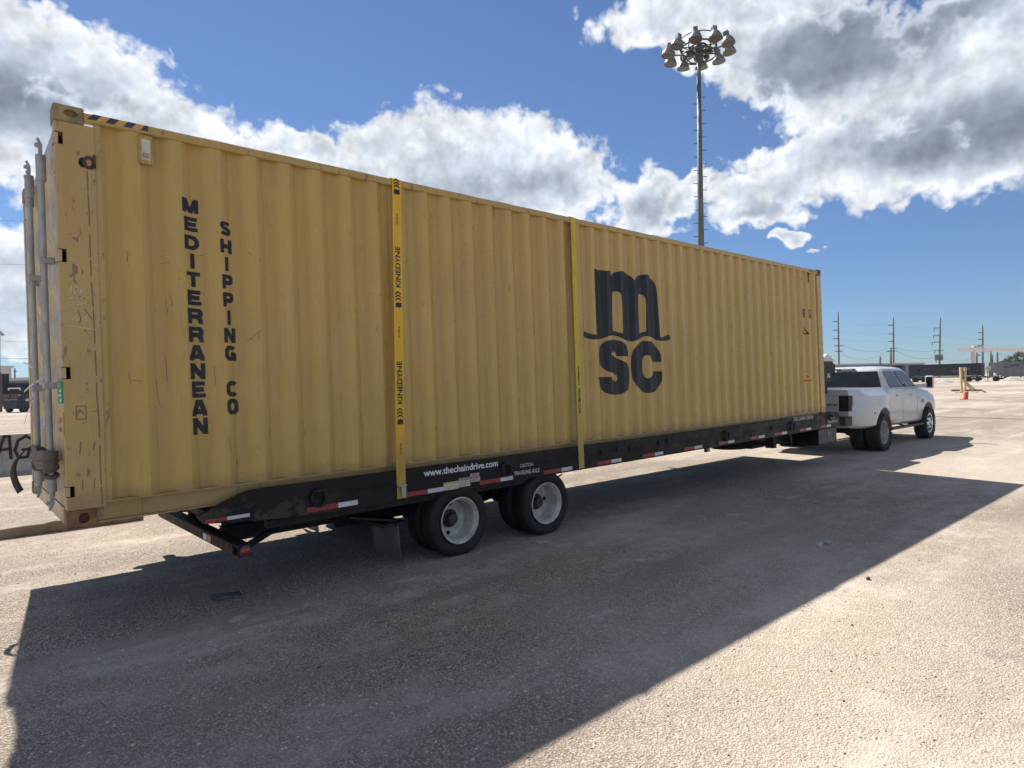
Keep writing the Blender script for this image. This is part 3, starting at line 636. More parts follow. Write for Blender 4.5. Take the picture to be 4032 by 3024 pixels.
# round emblem
LM=[(5.509,2.291),(5.59,2.279),(5.817,2.289),(5.821,2.219),(5.845,2.245),(5.877,2.268),(5.92,2.285),(5.978,2.299),(6.08,2.313),(6.154,2.277),(6.256,2.248),(6.32,2.21),(6.35,2.25),(6.39,2.276),(6.43,2.292),(6.472,2.3),(6.623,2.314),(6.648,2.274),(6.73,2.23),(6.77,2.195),(6.795,2.151),(6.808,2.084),(6.82,1.863),(6.835,1.643),(6.844,1.464),(6.90,1.464),(6.955,1.476),(7.054,1.507),(7.088,1.444),(7.04,1.427),(6.98,1.416),(6.90,1.410),(6.821,1.413),(6.722,1.428),(6.654,1.455),(6.62,1.463),(6.585,1.468),(6.52,1.468),(6.448,1.46),(6.379,1.429),(6.311,1.403),(6.23,1.393),(6.154,1.391),(6.10,1.398),(6.053,1.413),(5.954,1.443),(5.89,1.456),(5.819,1.46),(5.76,1.455),(5.709,1.442),(5.64,1.423),(5.564,1.406),(5.448,1.401),(5.37,1.406),(5.301,1.417),(5.275,1.43),(5.263,1.449),(5.266,1.475),(5.272,1.502),(5.338,1.478),(5.429,1.466),(5.509,1.462),(5.507,1.716),(5.507,2.053)]
H1=[(5.837,1.999),(5.852,2.02),(5.876,2.031),(5.938,2.035),(5.975,2.03),(6.0,2.019),(6.02,2.003),(6.03,1.981),(6.036,1.901),(6.032,1.496),(5.932,1.501),(5.823,1.526),(5.827,1.826)]
H2=[(6.38,2.021),(6.40,2.033),(6.429,2.035),(6.465,2.03),(6.496,2.02),(6.522,2.0),(6.539,1.973),(6.551,1.899),(6.529,1.528),(6.452,1.524),(6.376,1.502),(6.375,1.757)]
LS=[(5.877,1.193),(6.117,1.194),(6.118,1.25),(6.112,1.294),(6.098,1.325),(6.075,1.35),(6.03,1.375),(5.976,1.391),(5.90,1.402),(5.828,1.404),(5.75,1.398),(5.682,1.385),(5.636,1.37),(5.596,1.35),(5.57,1.325),(5.553,1.295),(5.543,1.24),(5.54,1.18),(5.545,1.13),(5.558,1.087),(5.58,1.055),(5.614,1.033),(5.67,1.01),(5.731,.993),(5.79,.982),(5.827,.968),(5.858,.95),(5.874,.928),(5.878,.90),(5.867,.881),(5.85,.872),(5.834,.871),(5.812,.873),(5.798,.882),(5.780,.903),(5.769,.93),(5.521,.931),(5.53,.85),(5.553,.78),(5.60,.745),(5.668,.722),(5.74,.706),(5.812,.698),(5.89,.70),(5.961,.707),(6.02,.72),(6.064,.74),(6.09,.755),(6.105,.771),(6.122,.85),(6.127,.94),(6.128,1.0),(6.121,1.052),(6.10,1.083),(6.073,1.109),(6.02,1.13),(5.962,1.149),(5.89,1.165),(5.828,1.188),(5.798,1.203),(5.783,1.22),(5.783,1.236),(5.794,1.246),(5.812,1.252),(5.831,1.251),(5.85,1.245),(5.862,1.231),(5.872,1.213)]
LC=[(6.647,1.119),(6.854,1.119),(6.85,1.18),(6.838,1.234),(6.80,1.275),(6.744,1.318),(6.69,1.365),(6.637,1.397),(6.58,1.402),(6.526,1.402),(6.46,1.402),(6.418,1.396),(6.36,1.365),(6.307,1.329),(6.25,1.29),(6.21,1.246),(6.188,1.21),(6.177,1.165),(6.172,1.11),(6.17,1.052),(6.175,.98),(6.19,.906),(6.225,.855),(6.276,.807),(6.34,.76),(6.417,.712),(6.47,.70),(6.538,.697),(6.61,.698),(6.664,.704),(6.73,.75),(6.797,.801),(6.83,.83),(6.853,.868),(6.863,.92),(6.866,.987),(6.653,.99),(6.648,.955),(6.63,.931),(6.595,.908),(6.551,.896),(6.505,.898),(6.469,.909),(6.435,.94),(6.42,.984),(6.414,1.03),(6.415,1.083),(6.418,1.13),(6.431,1.166),(6.452,1.192),(6.487,1.207),(6.52,1.213),(6.556,1.211),(6.59,1.2),(6.609,1.183),(6.635,1.155)]
def remap(Lp):
    out=[]
    for a,b in zip(Lp,Lp[1:]+Lp[:1]):
        n=max(1,int(math.hypot(b[0]-a[0],b[1]-a[1])/.02))
        for k in range(n):
            x=a[0]+(b[0]-a[0])*k/n; z=a[1]+(b[1]-a[1])*k/n; X=x
            for _ in range(30): X=.5*X+.5*(x+corr(X)*(X+.57)/5.2)
            out.append((X,z+corr(X)*(z-.86)/5.2))
    return out
LM,H1,H2,LS,LC=[remap(q) for q in (LM,H1,H2,LS,LC)]
build('emblem_m',onpanel(poly_bm([LM,H1,H2]),.0018),M['navy'],cont); build('emblem_s',onpanel(poly_bm([LS]),.0018),M['navy'],cont); build('emblem_c',onpanel(poly_bm([LC]),.0018),M['navy'],cont)
# front end marks: code, size letters, warning triangle, sticker
for xx,z0,word,n in ((11.085,2.69,'MEDU 452871 9 45G1',17),(11.333,2.69,'MSCU 7749',9)):
    for i,ch in enumerate(word):
        if ch==' ' or (n==17 and i>16): continue
        t=text_bm(ch,.055,.02,.035 if ch!='1' else .015); move(t,Matrix.Translation((xx,0,z0-i*.071-.055))); build('code_letter',onpanel(t,.0018),M['grey_ink'],cont)
t=plate('size_plate',11.345,11.522,1.94,2.105,M['navy'],cont,.0017,panelled=True); bm=text_bm('2',.11,.02,.12); move(bm,Matrix.Translation((11.37,0,1.965))); build('size_digit',onpanel(bm,.003),M['label_white'],t)
t=plate('size_plate',11.604,11.80,1.94,2.10,M['brown_ink'],cont,.0017,panelled=True); bm=text_bm('9',.12,.02,.14); move(bm,Matrix.Translation((11.63,0,1.96))); build('size_digit',onpanel(bm,.003),M['label_white'],t)
bm=new(); bm.faces.new([bm.verts.new(v) for v in ((11.335,0,1.63),(11.60,0,1.63),(11.40,0,1.86))]); tri=build('warning_triangle',onpanel(bm,.0017),M['navy'],cont)
bm=new(); bm.faces.new([bm.verts.new(v) for v in ((11.36,0,1.655),(11.55,0,1.655),(11.40,0,1.80))]); build('triangle_face',onpanel(bm,.003),M['orange'],tri)
t=plate('caution_sticker',11.285,11.632,.704,.888,M['orange'],cont,.0017,panelled=True)
for w_,z,ww in (('CAUTION',.815,.20),('9\'6" HIGH',.735,.30)):
    bm=text_bm(w_,.042,.03,ww); move(bm,Matrix.Translation((11.458-ww/2,0,z))); build('sticker_print',onpanel(bm,.003),M['brown_ink'],t)
bm=new(); box(bm,11.625,11.645,.0,.008,2.60,2.80); box(bm,11.61,11.66,.0,.008,2.72,2.80); build('vent_cover',bm,M['rust_steel'],cont)

# ------------------------------------------------------------------ the trailer
trl=thing('flatbed_trailer','long black flatbed gooseneck trailer under the yellow container with red and white reflective tape','trailer',mw=TM)
YR=-.075
for side in (0,1):
    ya,yb=(YR,-.008) if side==0 else (Wd+.008,Wd+.075)
    bm=new(); prism(bm,[(.80,-.035),(.845,-.098),(1.30,-.140),(1.50,-.152),(2.0,-.168),(12.62,-.168),(12.62,.108),(1.22,.108),(1.12,.088)],ya,yb); bevel(bm,.006,1); build('side_rail',bm,M['frame_black'],trl)
    yf=(ya-.006,ya-.0005) if side==0 else (yb+.0005,yb+.006)
    bm=new(); box(bm,2.62,12.60,*yf,-.010,-.004); box(bm,1.2,2.49,*yf,-.010,-.004); build('rail_seam',bm,M['frame_black'],trl)
bm=new(); box(bm,.86,12.55,-.006,Wd+.006,-.060,-.008); build('deck',bm,M['under_black'],trl)
bm=new()
for k in range(24): box(bm,1.25+k*.48,1.31+k*.48,-.005,Wd+.005,-.16,-.062)
build_each('cross_member',bm,M['under_black'],trl)
for yc in (.72,1.72):
    bm=new(); box(bm,1.2,12.6,yc-.006,yc+.006,-.29,-.162); box(bm,1.2,12.6,yc-.06,yc+.06,-.305,-.2905); build('main_beam',bm,M['under_black'],trl)
    bm=new(); box(bm,1.19,5.05,yc-.035,yc+.035,-.43,-.306); prism(bm,[(2.2,-.306),(2.3,-.50),(5.0,-.50),(5.1,-.306)],yc+.036,yc+.05); build('axle_subframe',bm,M['under_black'],trl)
bm=new(); box(bm,1.35,4.70,.02,.10,-.235,-.17); build('axle_track',bm,M['under_black'],trl)
# rear beam with lamps, braces
bm=new(); box(bm,1.085,1.19,-.06,Wd+.06,-.408,-.312); bevel(bm,.006,1); rb=build('rear_beam',bm,M['under_black'],trl)
cut=new(); box(cut,1.0,1.15,-.045,.055,-.392,-.328); boolean(rb,cut)
bm=new(); box(bm,1.078,1.0848,.06,Wd-.06,-.402,-.318); build('beam_rear_face',bm,M['rust_steel'],trl)
for k,y in enumerate((.60,.72)): plate_=new(); box(plate_,1.074,1.0775,y,y+(.10 if k%2 else .10),-.39,-.335); build('reflector_tape',plate_,M['white_tape'] if k%2 else M['red_tape'],trl)
for y,s in ((-.062,-1),(Wd+.062,1)):
    bm=new(); lathe(bm,[(0,.043),(s*.012,.043),(s*.014,.036)],(1.137,y,-.36),'Y',24); bmesh.ops.holes_fill(bm,edges=bm.edges); lt=build('lamp_bezel',bm,M['plastic_grey'],trl)
    bm=new(); lathe(bm,[(s*.0145,.034),(s*.021,.030),(s*.024,.012),(s*.025,.001)],(1.137,y,-.36),'Y',24); build('tail_lamp',bm,M['lens_red'],lt,smooth=True)
for yy in (.05,2.39):
    bm=new(); beam(bm,(1.19,yy,-.35),(1.62,yy+(.45 if yy<1 else -.45),-.33),.03,.05); build_each('brace',bm,M['under_black'],trl)
# reflective tape
TAPE=[(.846,1.007,1.177,-.067,-.094),(1.64,1.928,2.113,-.098,-.140),(2.60,2.855,3.038,-.105,-.146),(3.495,3.776,3.952,-.107,-.148),(4.413,4.705,4.884,-.109,-.150),(5.331,5.60,5.796,-.106,-.148),(6.239,6.51,6.693,-.106,-.148),(7.20,7.46,7.66,-.106,-.148),(8.13,8.40,8.58,-.106,-.148),(9.10,9.36,9.55,-.106,-.148),(9.9,10.17,10.36,-.106,-.148),(10.85,11.12,11.32,-.106,-.148),(11.75,12.02,12.2,-.106,-.148)]
for a,m_,b,zt,zb in TAPE:
    o=plate('reflector_tape',a,m_,zb,zt,M['red_tape'],trl,YR-.0025,.002,label='red reflective tape'); plate('reflector_tape',m_,b,zb,zt,M['white_tape'],trl,YR-.0025,.002,label='white reflective tape')
    for x in (a,b-.02): pass
# tie-down rings
for x in (1.745,3.85,8.32,10.51):
    bm=new(); pts=[(.0,-.07),(.045,-.06),(.06,-.02),(.06,.03),(.04,.06),(-.04,.06),(-.06,.03),(-.06,-.02),(-.045,-.06),(0,-.07)]
    tube(bm,[(x+p_[0],YR-.026,-.025+p_[1]) for p_ in pts],.013,8); o=build('tie_down_ring',bm,M['under_black'],trl,smooth=True)
    bm=new(); box(bm,x-.028,x+.028,YR-.042,YR-.0005,.018,.056); bevel(bm,.008,1); build('ring_bracket',bm,M['under_black'],o)
# side fittings
bm=new()
for x,z in ((5.42,.02),(5.72,.03),(5.98,.0),(6.6,.03),(6.8,.045),(9.8,.0)): tube(bm,[(x,YR-.018,z),(x,YR-.001,z)],.018,10); box(bm,x-.01,x+.01,YR-.012,YR-.001,z-.05,z-.015)
build_each('stake_pin',bm,M['under_black'],trl)
bm=new(); box(bm,7.79,7.89,YR+.01,YR+.05,-.225,-.170); ml=build('marker_lamp',bm,M['plastic_black'],trl); bm=new(); box(bm,7.80,7.88,YR+.0,YR+.0098,-.220,-.176); bevel(bm,.004,1); build('marker_lens',bm,M['lens_amber'],ml)
# lettering
def rail_text(s_,x0,x1,z,h,m_,bold=.012,name='lettering'):
    t=text_bm(s_,h,bold,x1-x0); move(t,Matrix.Translation((x0,YR-.0025,z))); return build(name,t,m_,trl)
rail_text('www.thechaindrive.com',2.815,3.745,.018,.068,M['white_paint'],.02)
rail_text('CAUTION',4.062,4.257,-.032,.038,M['grey_letters']); rail_text('TRAVELING AXLE',3.972,4.350,-.112,.045,M['grey_letters'])
rail_text('THE CHAIN DRIVE',10.61,11.416,.050,.066,M['grey_letters'],.006); rail_text('CAUTION',12.12,12.40,-.005,.05,M['grey_letters']); rail_text('TRAVELING AXLE',12.07,12.52,-.082,.055,M['grey_letters'])
for x0,x1,z0,z1,hm in ((3.041,3.225,-.146,-.07,'lime_ink'),(3.23,3.37,-.138,-.05,'grey_ink'),(3.375,3.49,-.05,-.018,'red_ink'),(3.38,3.50,-.105,-.056,'red_ink')):
    o=plate('warning_decal',x0,x1,z0,z1,M['label_white'],trl,YR-.0025,.002); bm=new(); box(bm,x0+.004,x1-.004,YR-.0040,YR-.0027,z1-(z1-z0)*.3,z1-.003)
    for k in range(3): zz=z0+(z1-z0)*(.15+.17*k); box(bm,x0+.01,x1-.012-.02*(k%2),YR-.0040,YR-.0027,zz,zz+.004)
    build('decal_print',bm,M[hm],o)
# wheels
TYRE=[(-.085,.245),(-.098,.27),(-.104,.305),(-.100,.335),(-.088,.350),(-.074,.357),(-.050,.360),(-.048,.353),(-.042,.353),(-.040,.361),(-.004,.362),(-.002,.354),(.002,.354),(.004,.362),(.040,.361),(.042,.353),(.048,.353),(.050,.360),(.074,.357),(.088,.350),(.100,.335),(.104,.305),(.098,.27),(.085,.245)]
def dual(x,side):
    """outer and inner wheel of one axle end; side=-1 faces the camera"""
    gz=lambda y:-.8007-.00848*x+.0139*y
    for k,off in enumerate((.06,.315)):
        y=(-.06+.108+off-.06) if side<0 else (Wd+.06-.108-off+.06); zc=gz(y)+.352
        s=side; bm=new()
        if k==0: prof=[(s*.100,.236),(s*.104,.230),(s*.098,.219),(s*.074,.214),(s*.064,.203),(s*-.06,.197),(s*-.088,.190),(s*-.098,.15),(s*-.103,.10),(s*-.095,.095),(s*-.095,.001)]
        else: prof=[(-s*.1,.236),(-s*.095,.219),(s*.02,.197),(s*.05,.19),(s*.055,.10),(s*.055,.001)]
        lathe(bm,prof,(x,y,zc),'Y',56); wh=build('wheel',bm,M['rim_white'],trl); smooth_by_angle(wh,40)
        if k==0:
            bm=new()
            for q in range(2): a=PI*q+(.1 if x>4 else 1.45); cx,cz=x+.148*math.cos(a),zc+.148*math.sin(a); lathe(bm,[(0,.024),(s*.0035,.023),(s*.004,.001)],(cx,y-s*.0955,cz),'Y',14)
            build('hand_hole',bm,M['dark_hole'],wh)
            bm=new(); lathe(bm,[(s*-.094,.092),(s*-.08,.092),(s*-.075,.06),(s*-.02,.055),(s*-.01,.045),(s*-.005,.001)],(x,y,zc),'Y',24)
            for q in range(10): a=2*PI*q/10; tube(bm,[(x+.078*math.cos(a),y-s*.094,zc+.078*math.sin(a)),(x+.078*math.cos(a),y-s*.062,zc+.078*math.sin(a))],.010,6)
            build('hub',bm,M['grease'],wh)
        bm=new(); lathe(bm,TYRE,(x,y,zc),'Y',72)
        for v in bm.verts:                                  # slight bulge where it carries the load
            d=(zc-.343)-v.co.z
            if d>0: v.co.z+=d*.95
        t=build('tyre',bm,M['rubber'],wh); smooth_by_angle(t,45)
for x in (3.25,4.475):
    for s in (-1,1): dual(x,s)
    z=-.8007-.00848*x+.0139*1.2+.352; bm=new(); tube(bm,[(x,.2,z),(x,Wd-.2,z)],.058,16)
    for yc in (.72,1.72): box(bm,x-.25,x+.30,yc-.04,yc+.04,z+.05,z+.10); box(bm,x-.07,x+.07,yc-.05,yc+.05,z-.07,z+.05)
    build('axle',bm,M['under_black'],trl)
bm=new()
for yc in (.72,1.72): beam(bm,(3.86,yc,-.34),(3.86,yc,-.56),.10,.08); beam(bm,(3.5,yc,-.44),(4.25,yc,-.44),.07,.03)
build('suspension_hanger',bm,M['under_black'],trl)
for x in (3.25,4.475):
    for yc in (.50,1.94):
        bm=new(); lathe(bm,[(-.09,.02),(-.08,.085),(.0,.095),(.08,.085),(.09,.02)],(x-.22,yc,-.40),'X',16); tube(bm,[(x-.13,yc,-.40),(x-.02,yc,-.42)],.012,6); build('brake_chamber',bm,M['grease'],trl)
    for yc in (.72,1.72):
        bm=new()
        for k in range(5): prism(bm,[(x-.42+k*.05,-.335-k*.018),(x,-.375-k*.018),(x+.42-k*.05,-.335-k*.018),(x+.42-k*.05,-.322-k*.018),(x,-.362-k*.018),(x-.42+k*.05,-.322-k*.018)],yc-.04,yc+.04)
        build('leaf_spring',bm,M['under_black'],trl)
for k,(x0,y,x1,dz) in enumerate(((2.3,.45,3.1,.10),(3.4,.40,4.3,.13),(4.5,.5,5.3,.08),(2.9,.30,3.9,.07))):
    bm=new(); tube(bm,[(x0+(x1-x0)*t/10,y,-.30-dz*math.sin(PI*t/10)) for t in range(11)],.009,6); build('air_hose',bm,M['rubber'],trl)
bm=new(); lathe(bm,[(-.36,.02),(-.35,.11),(.35,.11),(.36,.02)],(5.6,1.22,-.25),'X',20); build('air_tank',bm,M['under_black'],trl)
# mud flaps
for y0,y1 in ((.08,.56),(Wd-.56,Wd-.08)):
    bm=new(); box(bm,2.600,2.610,y0,y1,-.765,-.43); bmesh.ops.subdivide_edges(bm,edges=[e for e in bm.edges if abs((e.verts[0].co-e.verts[1].co).z)>.1 or abs((e.verts[0].co-e.verts[1].co).y)>.3],cuts=6,use_grid_fill=True)
    for v in bm.verts: v.co.x+=.02*((v.co.z+.43)/.33)**2+.006*math.sin(v.co.y*9)
    f=build('mud_flap',bm,M['flap'],trl,smooth=False); bm=new(); box(bm,2.594,2.599,y0+.02,y1-.02,-.465,-.435); 
    for k in range(4): tube(bm,[(2.588,y0+.06+k*.12,-.45),(2.594,y0+.06+k*.12,-.45)],.007,6)
    build_each('flap_bar',bm,M['flap'],f)
    bm=new(); beam(bm,(2.15,(y0+y1)/2,-.30),(2.66,(y0+y1)/2,-.41),.30,.02); beam(bm,(2.45,(y0+y1)/2,-.42),(2.72,(y0+y1)/2,-.425),.48,.03); build('flap_bracket',bm,M['under_black'],trl)
# tool box and things slung under the front
bm=new(); box(bm,11.64,12.49,-.062,.44,-.475,-.172); bevel(bm,.006,1); tb=build('tool_box',bm,M['frame_black'],trl)
bm=new(); box(bm,11.665,12.465,-.070,-.0625,-.455,-.19); bevel(bm,.003,1); dr=build('tool_box_door',bm,M['plastic_grey'],tb)
bm=new(); pts=[(12.07+.026*math.cos(a),-.078,-.27+.055*math.sin(a)) for a in [k*PI/8 for k in range(17)]]; tube(bm,pts,.008,6,False); box(bm,12.055,12.085,-.0755,-.0705,-.32,-.22); build('latch',bm,M['galv'],tb)
bm=new(); box(bm,10.1,11.6,.45,.9,-.42,-.175); build('storage_tray',bm,M['under_black'],trl)
bm=new(); lathe(bm,TYRE,(0,0,0),'Z',40); move(bm,Matrix.Translation((10.9,1.35,-.42))); sp=build('spare_tyre',bm,M['rubber_dusty'],trl,smooth=True)
bm=new(); box(bm,9.95,10.05,-.03,.12,-.37,-.172); box(bm,9.95,10.05,2.3,2.45,-.45,-.172); beam(bm,(10,.04,-.3),(10,2.4,-.3),.06); build('landing_gear_mount',bm,M['under_black'],trl)
bm=new(); box(bm,12.5,12.62,-.006,Wd+.006,-.30,.106); build('front_beam',bm,M['frame_black'],trl)
bm=new(); tube(bm,[(12.16,YR-.03,.07),(12.18,YR-.035,.03),(12.26,YR-.035,.035),(12.36,YR-.03,.06)],.012,8); tube(bm,[(12.10,YR-.02,.10),(12.10,YR-.03,.0),(12.13,YR-.03,-.03)],.016,8); build_each('chain_hook',bm,M['under_black'],trl)
# gooseneck over the truck bed
bm=new(); prism(bm,[(12.30,.62),(13.88,.72),(13.84,.76),(13.70,.88),(13.97,.90),(13.975,1.06),(13.80,1.14),(12.30,1.15)],.50,1.94); bevel(bm,.012,1); gn=build('gooseneck',bm,M['frame_black'],trl)
bm=new(); prism(bm,[(12.45,.11),(12.62,.11),(12.62,.617),(12.45,.617)],.50,1.94); box(bm,13.40,13.62,.54,.62,.44,.72); box(bm,13.2,13.6,1.1,1.34,.30,.70); build('neck_upright',bm,M['under_black'],trl)
t=text_bm('AL',.10,.03,.15); move(t,Matrix.Translation((13.52,.494,.79))); build('lettering',t,M['white_paint'],gn)

# ------------------------------------------------------------------ cargo straps
def cargo_strap(label,xt,xb,w,m_,marks):
    st=thing('cargo_strap',label,'strap',group='yellow straps over the container',mw=TM)
    bm=new(); pts=[(xb,-.085,-.150),(xb,-.083,.11)]+[(xb+(xt-xb)*((z-.11)/2.76),-.083+.075*((z-.11)/2.70),z) for z in [.11+.3*k for k in range(1,9)]]+[(xt,-.006,2.80),(xt,-.007,2.868),(xt,.012,2.882),(xt,.05,2.884),(xt,Wd/2,2.878),(xt,Wd-.05,2.884),(xt,Wd+.007,2.868),(xb,Wd+.083,.11),(xb,Wd+.085,-.15)]
    blade(bm,pts,w,(1,0,0),.0035); web=build('webbing',bm,m_,st)
    def P_(z): f=(z-.11)/2.76; return xb+(xt-xb)*f, -.0875+.0765*((z-.11)/2.70)
    for s_,z,h,ln in marks:                                # text running up the strap
        t=text_bm(s_,h,.02,ln); x,y=P_(z+ln/2); tilt=(xt-xb)/2.76
        move(t,Matrix.Translation((x+h/2,0,z))@Matrix.Rotation(-PI/2,4,'Y')); 
        for v in t.verts: v.co.x+=tilt*(v.co.z-(z+ln/2)); v.co.y=P_(v.co.z)[1]-.0006
        build('strap_print',t,M['navy'],web)
    return st,P_
st1,P1=cargo_strap('golden yellow cargo strap with bold black print, nearest the rear doors',2.672,2.560,.098,M['strap_yellow'],
    [('KINEDYNE',1.83,.052,.39),('KINEDYNE',.73,.052,.40),('WLL 5400 LBS',2.43,.016,.11),('WLL 5400 LBS',1.35,.016,.11),('WLL 5400 LBS',.25,.016,.11)])
def emblem(z,P_,par):
    x,y=P_(z); bm=new(); 
    for k in range(3): 
        zz=z+.030*k; bm.faces.new([bm.verts.new((x+px,P_(zz+pz)[1]-.0008,zz+pz)) for px,pz in ((-.030,.025),(0,.045),(.030,.025),(.030,.040),(0,.060),(-.030,.040))])
    bm.faces.new([bm.verts.new((x+px,P_(z+pz)[1]-.0008,z+pz)) for px,pz in ((-.030,-.035),(.030,-.035),(.030,.010),(-.030,.010))]); build('strap_emblem',bm,M['navy'],par)
for z in (1.675,.575,2.76): emblem(z,P1,st1)
bm=new(); tube(bm,[(2.51,-.105,-.03),(2.60,-.105,-.03)],.012,8); box(bm,2.545,2.592,-.110,-.102,-.135,-.03); rt=build('strap_buckle',bm,M['galv'],st1)
st2,P2_=cargo_strap('pale lemon yellow cargo strap with small print, beside the big dark emblem',5.135,5.040,.093,M['strap_lemon'],[('AUTOMANN',.50,.042,.30),('WLL LIMIT 5400 LBS',.84,.020,.23),('ASSEMBLY',.86,.016,.19)])
bm=new(); box(bm,5.0,5.075,-.098,-.089,.005,.012); build('strap_buckle',bm,M['galv'],st2)

# grey lashing strap knotted around the locking rods
lk=thing('lashing_strap','grey webbing strap knotted around the door locking rods with a loose hanging end','strap',mw=TM)
bm=new()
for k,(z,dy) in enumerate(((.44,0),(.475,.01),(.50,-.01),(.41,.02))):
    pts=[(-.085,1.18,z),(-.098,.9,z+.02),(-.100,.6,z-.015),(-.098,.3,z+.01),(-.088,.21,z),(-.05,.205,z+.005),(-.012,.22,z)]
    blade(bm,pts,.045,(0.2,0,1),.004)
for yc in (.27,1.10):
    for k in range(4): tube(bm,[(-.05+.034*math.cos(a),yc+.034*math.sin(a),.35+k*.045+.012*math.sin(a+k)) for a in [q*PI/6 for q in range(13)]],.017,6,False)
build('webbing',bm,M['strap_grey'],lk,smooth=True)
bm=new(); pts=[]
for q in range(15):
    t=q/14; pts.append((-.085-.115*math.sin(t*PI*.80)-.015*t,1.15,.52-.36*t**1.15+.02*math.sin(t*3)))
blade(bm,pts,.050,(.7,.2,.5),.004); build('strap_tail',bm,M['strap_grey'],lk,smooth=True)
bm=new(); prism(bm,[(-.09,.47),(-.03,.44),(-.035,.33),(-.06,.29),(-.08,.36)],.62,.645); build('strap_fold',bm,M['strap_grey'],lk)
wr=thing('plastic_ribbon','torn strips of white plastic ribbon hanging off the locking rod','ribbon',mw=TM)
bm=new(); blade(bm,[(-.06,1.11,1.02),(-.085,1.15,1.0),(-.12,1.2,.955)],.014,(0,.3,1)); blade(bm,[(-.06,1.11,1.13),(-.09,1.2,1.18),(-.115,1.25,1.19)],.012,(0,.3,1)); blade(bm,[(-.06,1.12,.90),(-.08,1.16,.86),(-.105,1.2,.78),(-.125,1.25,.69)],.014,(0,.8,.2)); build_each('ribbon',bm,M['white_plastic'],wr)

# ------------------------------------------------------------------ the pickup truck (world frame, heading +x)
CY=1.22
trk=thing('pickup_truck','white lifted pickup truck with dual rear wheels and smoked tail lights, towing the trailer','pickup truck',loc=(16.9,CY,0))
def tl(bm,m,name,par=None,smooth=None,label=None):           # geometry is written in yard coordinates, stored about the truck
    move(bm,Matrix.Translation((-16.9,-CY,0))); o=build(name,bm,m,par or trk,label=label)
    if smooth: smooth_by_angle(o,smooth)
    return o
def loft(stations,close=True):
    """stations: x, list of (half width, z) from the underside to the centre line of the top"""
    bm=new(); rows=[]
    for x,sec in stations:
        r=[bm.verts.new((x,CY-w,z)) for w,z in sec]; l=[bm.verts.new((x,CY+w,z)) for w,z in sec[:-1]][::-1] if sec[-1][0]==0 else [bm.verts.new((x,CY+w,z)) for w,z in sec][::-1]
        rows.append(r+l)
    n=len(rows[0])
    for a,b in zip(rows,rows[1:]):
        for k in range(n): bm.faces.new((a[k],a[(k+1)%n],b[(k+1)%n],b[k]))
    if close: bm.faces.new(rows[0]); bm.faces.new(rows[-1][::-1])
    bmesh.ops.recalc_face_normals(bm,faces=bm.faces); return bm
# half widths: bottom, sill, swage low, swage, shoulder, rail edge, rail top, centre
def sec(wb,w1,wm,ws,wt,zb,zs,zt,zc,wf=None):
    return [(wb,zb),(w1,zb+.05),(wm,.80),(wm+.0,.98),(ws,zs),(wt+.01,zt-.03),(wt-.02,zt),(wt*.6,zc-.006),(0,zc)]
ST=[(13.86,sec(.98,1.0,1.0,1.01,.99,.62,1.30,1.43,1.43)),(13.95,sec(1.0,1.04,1.05,1.04,.99,.60,1.30,1.435,1.435)),(14.15,sec(1.06,1.12,1.14,1.09,1.0,.58,1.29,1.437,1.437)),
 (14.45,sec(1.10,1.18,1.20,1.17,1.0,.57,1.28,1.44,1.44)),(14.8,sec(1.12,1.21,1.225,1.20,1.0,.57,1.27,1.44,1.44)),(15.3,sec(1.12,1.22,1.232,1.205,1.0,.57,1.27,1.44,1.44)),
 (15.7,sec(1.10,1.19,1.215,1.19,1.0,.55,1.27,1.44,1.44)),(15.95,sec(1.02,1.10,1.13,1.12,1.0,.52,1.28,1.44,1.44)),(16.15,sec(.97,1.0,1.03,1.02,1.0,.50,1.30,1.44,1.44)),
 (16.30,sec(.95,.985,1.0,1.005,.99,.50,1.30,1.42,1.42)),(17.2,sec(.95,.985,1.0,1.005,.985,.50,1.29,1.41,1.41)),(18.2,sec(.95,.985,1.0,1.0,.975,.50,1.28,1.40,1.40)),(18.6,sec(.95,.985,1.0,.995,.95,.50,1.27,1.385,1.40)),
 (19.0,sec(.94,.98,1.01,.99,.92,.50,1.24,1.35,1.40)),(19.5,sec(.93,.98,1.02,.98,.89,.52,1.20,1.31,1.37)),(19.9,sec(.90,.96,1.0,.95,.85,.52,1.15,1.27,1.33)),(20.2,sec(.82,.88,.92,.87,.78,.55,1.08,1.20,1.26))]
body=loft(ST); body_o=tl(body,M['car_white'],'body')
move_c=lambda bm:move(bm,Matrix.Translation((-16.9,-CY,0)))
for (xc,zc,r,yin) in ((15.34,.46,.53,.50),(19.28,.48,.50,.45)):
    for s in (-1,1):
        c=new(); lathe(c,[(s*1.5,r),(s*(1.22-yin),r)],(xc,CY,zc),'Y',40,True); move_c(c); boolean(body_o,c)
c=new(); box(c,13.95,16.16,CY-.80,CY+.80,.95,1.7); move_c(c); boolean(body_o,c)
c=new(); box(c,13.83,13.905,CY-.80,CY+.80,.6,1.7); move_c(c); boolean(body_o,c)
smooth_by_angle(body_o,28)
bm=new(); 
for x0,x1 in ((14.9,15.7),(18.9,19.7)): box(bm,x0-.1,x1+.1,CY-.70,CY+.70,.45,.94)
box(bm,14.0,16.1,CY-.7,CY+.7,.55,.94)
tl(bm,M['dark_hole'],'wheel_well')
bm=new(); box(bm,13.9,20.0,CY-.42,CY-.32,.50,.66); box(bm,13.9,20.0,CY+.32,CY+.42,.50,.66); tube(bm,[(15.30,CY-1,.43),(15.30,CY+1,.43)],.06,12); lathe(bm,[(-.16,.02),(-.1,.15),(.1,.15),(.16,.02)],(15.3,CY,.43),'Y',16); tube(bm,[(19.2,CY-.9,.42),(19.2,CY+.9,.42)],.05,12)
